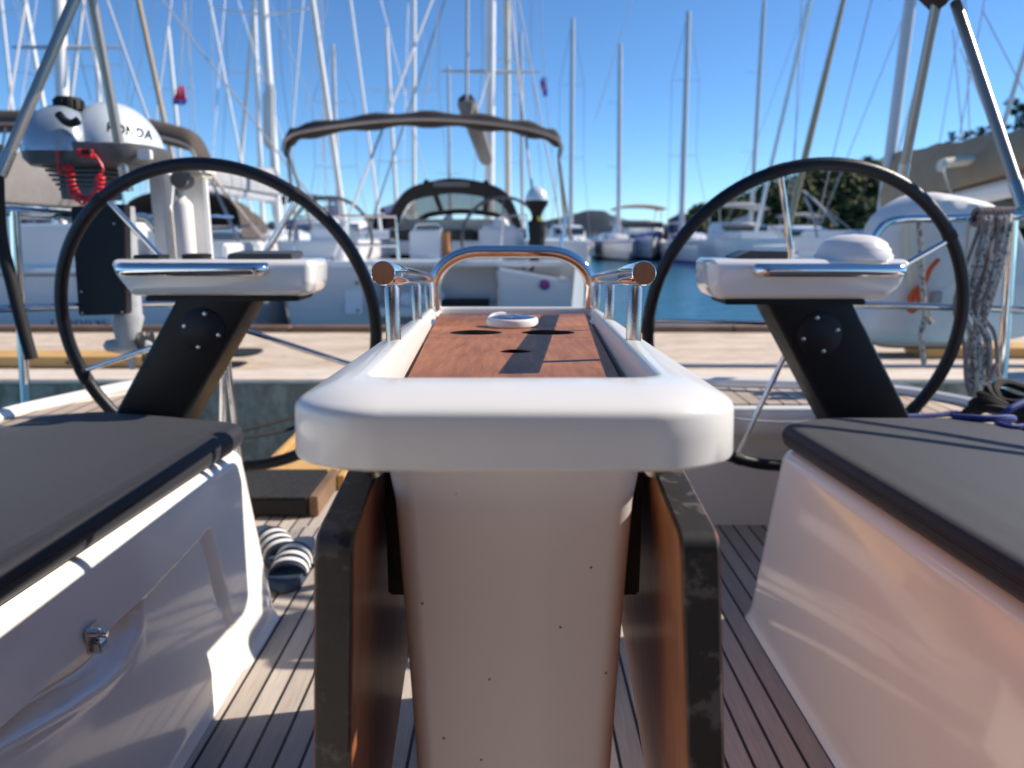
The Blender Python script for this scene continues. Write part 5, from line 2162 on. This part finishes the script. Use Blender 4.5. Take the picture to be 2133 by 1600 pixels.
# ---- masts behind: each is a boat of its own (label says how it looks and where it stands)
specs = [
    ("white mast sailboat furthest left beside the frame tube, thin and faint", (2, 0), (28, 250), 6, 34, 'mastw', dict(run=14, cover='navy', wires=True)),
    ("tall white mast sailboat left of the grey thick mast", (51, 0), (95, 245), 9, 26, 'mastw', dict(run=15, cover='lgc', hood='navy')),
    ("white mast sailboat seen just right of the frame tube over the outboard", (195, 30), (210, 260), 9, 25, 'mastw', dict(run=15, cover='navy')),
    ("sailboat whose short white masthead ends beside a red and blue flag", (349, 53), (375, 330), 8, 31, 'mastw', dict(cover='navy', hood='navy')),
    ("tall slim white mast sailboat immediately left of the thick white one", (528, 0), (546, 430), 10, 26, 'mastw', dict(run=15, hood='taupe')),
    ("thick white mast sailboat with rolled white sail hanging up its side", (548, 0), (578, 430), 17, 15, 'mastw', dict(run=12, cover='lgc', L=9.5, furl=None, shift=-.2)),
    ("grey mast sailboat with masthead ending above the left end of bimini", (693, 92), (705, 440), 8, 33, 'mastg', dict(cover='navy', flip=False, hullmat='hulld')),
    ("grey white mast sailboat topping out left of the cream mast", (804, 57), (826, 440), 8, 32, 'mastw', dict(cover='navy', hood='navy')),
    ("slim white mast sailboat crossing the bimini left of its middle", (862, 0), (862, 440), 9, 27, 'mastw', dict(run=14, cover='lgc', hullmat='hulld')),
    ("small faint mast sailboat far off between two white masts", (934, 136), (938, 440), 6, 48, 'mastg', dict(cover='navy')),
    ("cream mast sailboat just right of the white central mast", (1055, 0), (1058, 440), 13, 24, 'mastc', dict(run=15, furl='sailw', L=8.5, B=2.8)),
    ("slim grey mast sailboat ending right of the cream mast", (1085, 68), (1088, 440), 7, 37, 'mastg', dict(cover='navy', flip=True)),
    ("grey mast sailboat with bare masthead right of the bimini end", (1193, 38), (1189, 470), 9, 34, 'mastg', dict(cover='lgc', flip=True)),
    ("white bowed sailboat under a lone grey mast over the far hill", (1292, 92), (1288, 490), 9, 34, 'mastg', dict(flip=True, cover='lgc', free=1.3)),
    ("white bowed sailboat beside the right wheel under a two tone mast", (1434, 24), (1419, 490), 11, 31, 'mastg', dict(flip=True, cover='navy', free=1.4, hood='navy', shift=.6)),
    ("white sailboat with a tall pale mast seen through the right wheel", (1592, 0), (1562, 490), 9, 33, 'mastg', dict(run=13, flip=True, cover='lgc', free=1.3, shift=-.8)),
]
for lab, a, b, wp, Y, mm, kw in specs:
    mast_at(lab, a, b, wp, Y, mm, **kw)


def furled(label, pts, wpx, Y, mat):
    """a rolled headsail on its stay: part of a boat lying further out, bow on"""
    P = [atY(u, v, Y) for u, v in pts]
    a, b = P[0], P[-1]
    d = (a - b).normalized()
    foot = b - d * ((b.z - (WATER_Z + 1.5)) / d.z)
    top = a + d * ((max(a.z, 11.5) - a.z) / d.z)
    root = thing("sailing_boat", (foot.x, Y, WATER_Z), label, "sailboat", "sailboats moored bow on with rolled headsails")
    r = wpx * Y / 1540 / 2
    mb = MB()
    mb.tube([foot, foot.lerp(top, .05), foot.lerp(top, .5), top], [r * .4, r, r * .9, r * .5], 10)
    mb.build("furled_sail", MT[mat], root)
    lean = top.x - foot.x
    mt = Vector((top.x + lean * .03, Y + 4.2, top.z + .2))
    mb = MB()
    loft_hull(mb, 10.5, 3.2, 1.25, foot.x + lean * .02, Y - .3, True)
    mb.build("hull", MT['hull'], root, angle=50)
    mf = Vector((foot.x + lean * .05, Y + 4.4, WATER_Z + 1.5))
    mb = MB()
    mb.tube([mf, mt], r * .62, 8)
    mb.build("mast", MT['mastw'], root)
    mb = MB()
    for sx in (-1, 1):
        mb.tube([mt, mf + Vector((sx * 1.5, .3, 0))], .013, 5)
    mb.build("rigging", MT['wire'], root)
    mb = MB()
    mb.box((foot.x, Y + 5.4, WATER_Z + 1.5), (1.9, 3.6, .5))
    mb.build("coachroof", MT['hull'], root, bevel=.15)
    return root


furled("bow on sailboat with a tan rolled headsail right of the outboard dome", [(288, 0), (352, 300)], 10, 16, 'sailt')
furled("bow on sailboat with a cream rolled headsail by the bimini left end", [(650, 0), (697, 330), (716, 460)], 13, 15, 'sailw')
furled("bow on sailboat with a thin white rolled headsail leaning by the outboard", [(174, 0), (150, 190)], 7, 20, 'sailw')
furled("bow on sailboat with a tan rolled headsail crossing the right wheel", [(1757, 0), (1682, 320), (1640, 480)], 15, 32, 'sailt')
furled("bow on sailboat with a pale rolled headsail at the far right", [(2150, 60), (2092, 255)], 10, 16, 'sailw')
furled("bow on sailboat with a slim white rolled headsail left of the thick white mast", [(527, 30), (503, 320)], 8, 22, 'sailw')

# hoisted white sail roll on the thick mast
mb = MB()
P = [atY(u, v, 14.8) for u, v in ((558, 165), (570, 180), (572, 318), (548, 305), (546, 200))]
mb.rings([P, [p + Vector((0, .12, 0)) for p in P]], cap0=True, cap1=True)
tag(mb.build("hoisted_sail_bag", MT['sailw'], bevel=.04), "white cloth bag hoisted against the thick white mast", "sail bag")


def flag(label, pole, cloth, Y):
    root = thing("flag", atY(*pole[0], Y), label, "flag", "courtesy flags on rigging")
    mb = MB()
    mb.tube([atY(*p, Y) for p in pole], .006, 6)
    mb.build("halyard", MT['wirew'], root)
    for mat, quad in cloth:
        mb = MB()
        P = [atY(u, v, Y) for u, v in quad]
        fr, bk = [], []
        for i, p in enumerate(P):
            fr.append(p + Vector((0, .04 * math.sin(i * 1.7), 0)))
            bk.append(p + Vector((0, .02 + .04 * math.sin(i * 1.7), 0)))
        mb.rings([fr, bk], cap0=True, cap1=True)
        mb.build("cloth_band", MT[mat], root)
    return root


flag("limp red, white and blue flag on a stay above the bimini end", [(1127, -20), (1134, 170), (1160, 420)], [('flagb', [(1128, 160), (1138, 160), (1141, 200), (1131, 200)]), ('flagr', [(1125, 168), (1132, 164), (1135, 185), (1128, 190)]), ('sailw', [(1129, 186), (1136, 186), (1138, 202), (1131, 202)])], 12)
flag("furled red and blue flag on a stay right of the tan headsail", [(386, -20), (376, 180), (378, 330)], [('flagr', [(372, 178), (380, 178), (388, 208), (363, 208)]), ('flagb', [(361, 206), (388, 206), (386, 218), (362, 218)])], 13)

# stays between the masts: long pale lines
stays = [((560, 0), (650, 215), (690, 410)), ((684, 0), (655, 130), (620, 290)), ((385, -20), (375, 150)), ((1130, -20), (1098, 60)), ((880, 60), (897, 200)), ((915, 20), (875, 260)), ((1040, 0), (1095, 200), (1130, 330), (1155, 440)), ((600, -20), (608, 200)), ((440, 10), (445, 240)), ((505, 40), (440, 330)), ((1325, -30), (1240, 250)), ((130, -20), (190, 210)), ((22, -20), (88, 200)), ((280, -20), (265, 215)), ((978, -20), (974, 170)), ((825, -20), (823, 230)), ((700, -20), (720, 240), (735, 470)), ((1200, 40), (1228, 205)), ((1560, 40), (1520, 330)), ((1620, 40), (1600, 300))]
mb = MB()
for i, st_ in enumerate(stays[:14]):
    Y = 12.2 + (i % 5) * 1.9
    mb.tube([atY(u, v, Y) for u, v in st_], .0045 + .0018 * (i % 3), 5)
o = mb.build("stay_lines", MT['wirew'])
tag(o, "web of thin pale rigging lines crossing the sky between the masts", "rigging", None, "stuff")


# ---- motor boats and small craft
def motorboat(label, x, y, L, B, hullm, canopy, free=1.0, fly=True, flip=True):
    root = thing("motor_boat", (x, y, WATER_Z), label, "motor boat", "motor boats across the harbour")
    mb = MB()
    hr = loft_hull(mb, L, B, free, x, y, flip, bowrise=.45)
    mb.build("hull", MT[hullm], root, angle=50)
    NB[0] += 1
    hull_band(hr, .12, .22, "sheer_stripe", ('navy', 'greyc', 'flagb')[NB[0] % 3] if hullm != 'hulld' else 'white', root)
    hull_band(hr, .90, 1.0, "boot_stripe", 'navy', root)
    zd = WATER_Z + free
    yc = y + L * .5
    mb = MB()
    rings = []
    for t, hw, h in ((-.30, .10, .1), (-.2, .28, .35), (-.06, .36, .95), (.22, .36, 1.05), (.24, .34, .1)):
        rings.append([Vector((x + B * hw * a, yc + t * L, zd + h * d)) for a, d in ((-1.1, 0), (-.95, .8), (-.8, 1), (.8, 1), (.95, .8), (1.1, 0))])
    mb.rings(rings, closed=False, cap0=True, cap1=True)
    cb = mb.build("cabin", MT['hull'], root, angle=40)
    mb = MB()
    mb.rings([[Vector((x + B * .30 * a, yc - .16 * L, zd + .48 + b)) for a, b in ((-1, 0), (1, 0), (1.05, .3), (-1.05, .3))], [Vector((x + B * .33 * a, yc - .08 * L, zd + .55 + b)) for a, b in ((-1, 0), (1, 0), (1.05, .35), (-1.05, .35))]], cap0=True, cap1=True)
    mb.build("windscreen", MT['glassd'], cb)
    if fly:
        mb = MB()
        for sx in (-1, 1):
            for yy in (-.02, .2):
                mb.tube([Vector((x + sx * B * .34, yc + yy * L, zd + 1.0)), Vector((x + sx * B * .36, yc + yy * L, zd + 1.85))], .03, 6)
        mb.split("canopy_post", MT['steel'], root)
        mb = MB()
        rings = []
        for yy in (-.06, .0, .2, .27):
            rings.append([Vector((x + B * .42 * math.cos(R(a)), yc + yy * L, zd + 1.72 + (.34 if -.05 < yy < .25 else .22) * math.sin(R(a)))) for a in range(0, 181, 20)] + [Vector((x - B * .42 * math.cos(R(a)) * .98, yc + yy * L, zd + 1.68 + (.32 if -.05 < yy < .25 else .20) * math.sin(R(a)))) for a in range(0, 181, 20)])
        mb.rings(rings, cap0=True, cap1=True)
        mb.build("canopy", MT[canopy], root)
    return root


motorboat("motor boat with a tan canopy between the two grey masts", 8.6, 46, 10, 4.0, 'hull', 'tan', 1.5)
motorboat("low white motor cruiser seen through the right wheel left of centre", 12.2, 36, 9, 3.3, 'hull', 'lgc', 1.2, True)
motorboat("white motor cruiser hidden partly by the right helm pod", 14.6, 34, 9, 3.2, 'hull', 'lgc', 1.0, False)
motorboat("small white open boat between bimini and far grey mast", 3.4, 42, 8, 2.8, 'hull', 'navy', 1.1, False)
motorboat("white motor cruiser with dark canopy seen behind the helm at left", -9.0, 28, 9, 3.4, 'hull', 'navy', 1.25, True, False)
motorboat("white domed motor boat left of the cream headsail", -7.2, 24, 8, 3.0, 'hull', 'lgc', 1.1, False, False)
motorboat("navy hulled motor boat low behind the left wheel spokes", -5.6, 20, 7, 2.8, 'hulld', 'navy', 1.05, False, False)
motorboat("small white motor boat beneath the hill edge near the right wheel", 19, 62, 9, 3.2, 'hull', 'navy', 1.2, False)
motorboat("white cruiser at the hill foot behind the tan headsail", 25, 60, 10, 3.6, 'hull', 'lgc', 1.3, True)

# =================================================================== SHORES, HILLS, TREES


def ridge(name, prof, Y0, Y1, mat, nx=90, amp=1.0, fr=.12):
    """hill running from a foot near Y0 up to a crest at Y1; prof: (x, crest height)"""
    mb = MB()
    rings = []
    xs0, xs1 = prof[0][0], prof[-1][0]

    def hgt(x):
        for (a, h0), (b, h1) in zip(prof, prof[1:]):
            if a <= x <= b:
                t = (x - a) / (b - a)
                t = t * t * (3 - 2 * t)
                return h0 + (h1 - h0) * t
        return prof[0][1] if x < xs0 else prof[-1][1]
    for j in range(13):
        t = j / 12
        ring = []
        for i in range(nx + 1):
            x = xs0 + (xs1 - xs0) * i / nx
            k = math.sin(t * math.pi * .62) / math.sin(math.pi * .62) if t < 1 else 1
            z = WATER_Z - 1 + (hgt(x) + 1 - WATER_Z - 1) * min(1, k)
            y = Y0 + (Y1 - Y0) * t
            z += amp * noise.noise(Vector((x * fr, y * fr, 3.1))) * t
            ring.append(Vector((x * (1 + 0 * t), y, z)))
        rings.append(ring)
    mb.rings(rings, closed=False)
    o = mb.build(name, mat)
    struct(o)
    return hgt


P100 = [(1382, 505), (1392, 470), (1404, 446), (1441, 426), (1500, 408), (1594, 376), (1660, 352), (1720, 343), (1803, 331), (1850, 336), (1960, 315), (2060, 300), (2140, 285), (2500, 240), (3000, 240)]
prof = [(atY(u, v, 100).x, atY(u, v, 100).z - 1.0) for u, v in P100]
hgt = ridge("hill", prof, 74, 100, MT['hillm'])
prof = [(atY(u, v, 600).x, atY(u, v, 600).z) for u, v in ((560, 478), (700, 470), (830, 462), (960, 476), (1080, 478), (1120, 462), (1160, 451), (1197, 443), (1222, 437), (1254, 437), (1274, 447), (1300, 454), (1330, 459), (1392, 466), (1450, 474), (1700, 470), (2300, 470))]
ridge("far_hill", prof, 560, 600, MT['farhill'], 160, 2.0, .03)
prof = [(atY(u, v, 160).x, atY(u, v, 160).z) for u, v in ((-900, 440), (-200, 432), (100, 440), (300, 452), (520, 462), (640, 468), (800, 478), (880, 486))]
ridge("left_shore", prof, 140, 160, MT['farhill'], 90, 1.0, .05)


def clump(mb, c, r, n, rnd, size, squash=.8):
    for _ in range(n):
        d = Vector((rnd.gauss(0, 1), rnd.gauss(0, 1), rnd.gauss(0, 1)))
        d.normalize()
        p = c + Vector((d.x * r, d.y * r, d.z * r * squash)) * (rnd.random() ** .4)
        nrm = (d + Vector((rnd.uniform(-.7, .7), rnd.uniform(-.7, .7), rnd.uniform(-.3, .8)))).normalized()
        a = nrm.orthogonal().normalized()
        b = nrm.cross(a)
        t = rnd.random() * 6.28
        a, b = a * math.cos(t) + b * math.sin(t), b * math.cos(t) - a * math.sin(t)
        s = size * rnd.uniform(.6, 1.4)
        mb.add([p + a * s, p + b * s * .6, p - a * s * .9, p - b * s * .7], [(0, 1, 2, 3)])


for tone, (seed, n, mat) in enumerate(((11, 430, 'leafd'), (12, 430, 'leafg'))):
    rnd = random.Random(seed)
    mb = MB()
    for i in range(n):
        x = rnd.uniform(20.8, 74)
        t = rnd.uniform(.05, 1.0)
        y = 74 + 26 * t
        k = math.sin(t * math.pi * .62) / math.sin(math.pi * .62)
        z = WATER_Z - 1 + (hgt(x) - WATER_Z) * min(1, k)
        r = rnd.uniform(.7, 1.8)
        clump(mb, Vector((x, y, z + r * (.25 + .2 * tone))), r, 56, rnd, .33)
    o = mb.build("hillside_wood", MT[mat], smooth=False)
    struct(o, "stuff")
    o["label"] = ("dark green wood covering the hillside behind the moored boats", "lighter green tree clumps on the wooded hillside behind the boats")[tone]
    o["category"] = "wood"


def pine(label, u, vtop, vbase, Y, wpx, seed, mat='leafd'):
    rnd = random.Random(seed)
    base, top = atY(u, vbase, Y), atY(u, vtop, Y)
    H = top.z - base.z
    root = thing("pine_tree", base, label, "tree", "pines on the skyline")
    mb = MB()
    bend = rnd.uniform(-.06, .06) * H
    path = [base - Vector((0, 0, H * .6)), base, base + Vector((bend * .5, 0, H * .5)), base + Vector((bend, 0, H * .92))]
    mb.tube(path, [H * .045, H * .038, H * .025, H * .008], 8)
    limbs = []
    for k in range(9):
        t = .25 + .65 * k / 8
        c = base + Vector((bend * t, 0, H * t))
        a = rnd.uniform(0, 6.28)
        ln = wpx * Y / 1540 * .5 * (1.05 - .55 * t) * rnd.uniform(.6, 1.0)
        e = c + Vector((math.cos(a) * ln, math.sin(a) * ln * .8, ln * rnd.uniform(.05, .35)))
        mb.tube([c, e], [H * .014, H * .005], 5)
        limbs.append((c, e))
    mb.build("trunk", MT['bark'], root)
    mb = MB()
    for c, e in limbs:
        for f in (.55, 1.0):
            p = c.lerp(e, f)
            clump(mb, p, wpx * Y / 1540 * rnd.uniform(.10, .20), 90, rnd, wpx * Y / 1540 * .030, .7)
    clump(mb, top - Vector((0, 0, H * .08)), H * .10, 80, rnd, wpx * Y / 1540 * .03)
    mb.build("crown", MT[mat], root, smooth=False)


pine("tall dark pine above the tan sail cover at the right edge", 2112, 205, 300, 60, 85, 1)
pine("small round pine above the tan sail cover near the steel tube", 2045, 262, 312, 62, 46, 2)
pine("low bushy pine showing over the middle of the tan sail cover", 2012, 272, 316, 63, 40, 3)
pine("pointed young pine left of the others over the sail cover", 1978, 274, 322, 61, 34, 4)
pine("rounded pine on the crest just right of the right wheel top", 1803, 326, 372, 70, 44, 5, 'leafg')
pine("pine at the seaward end of the wooded hill", 1425, 470, 505, 90, 40, 6, 'leafg')
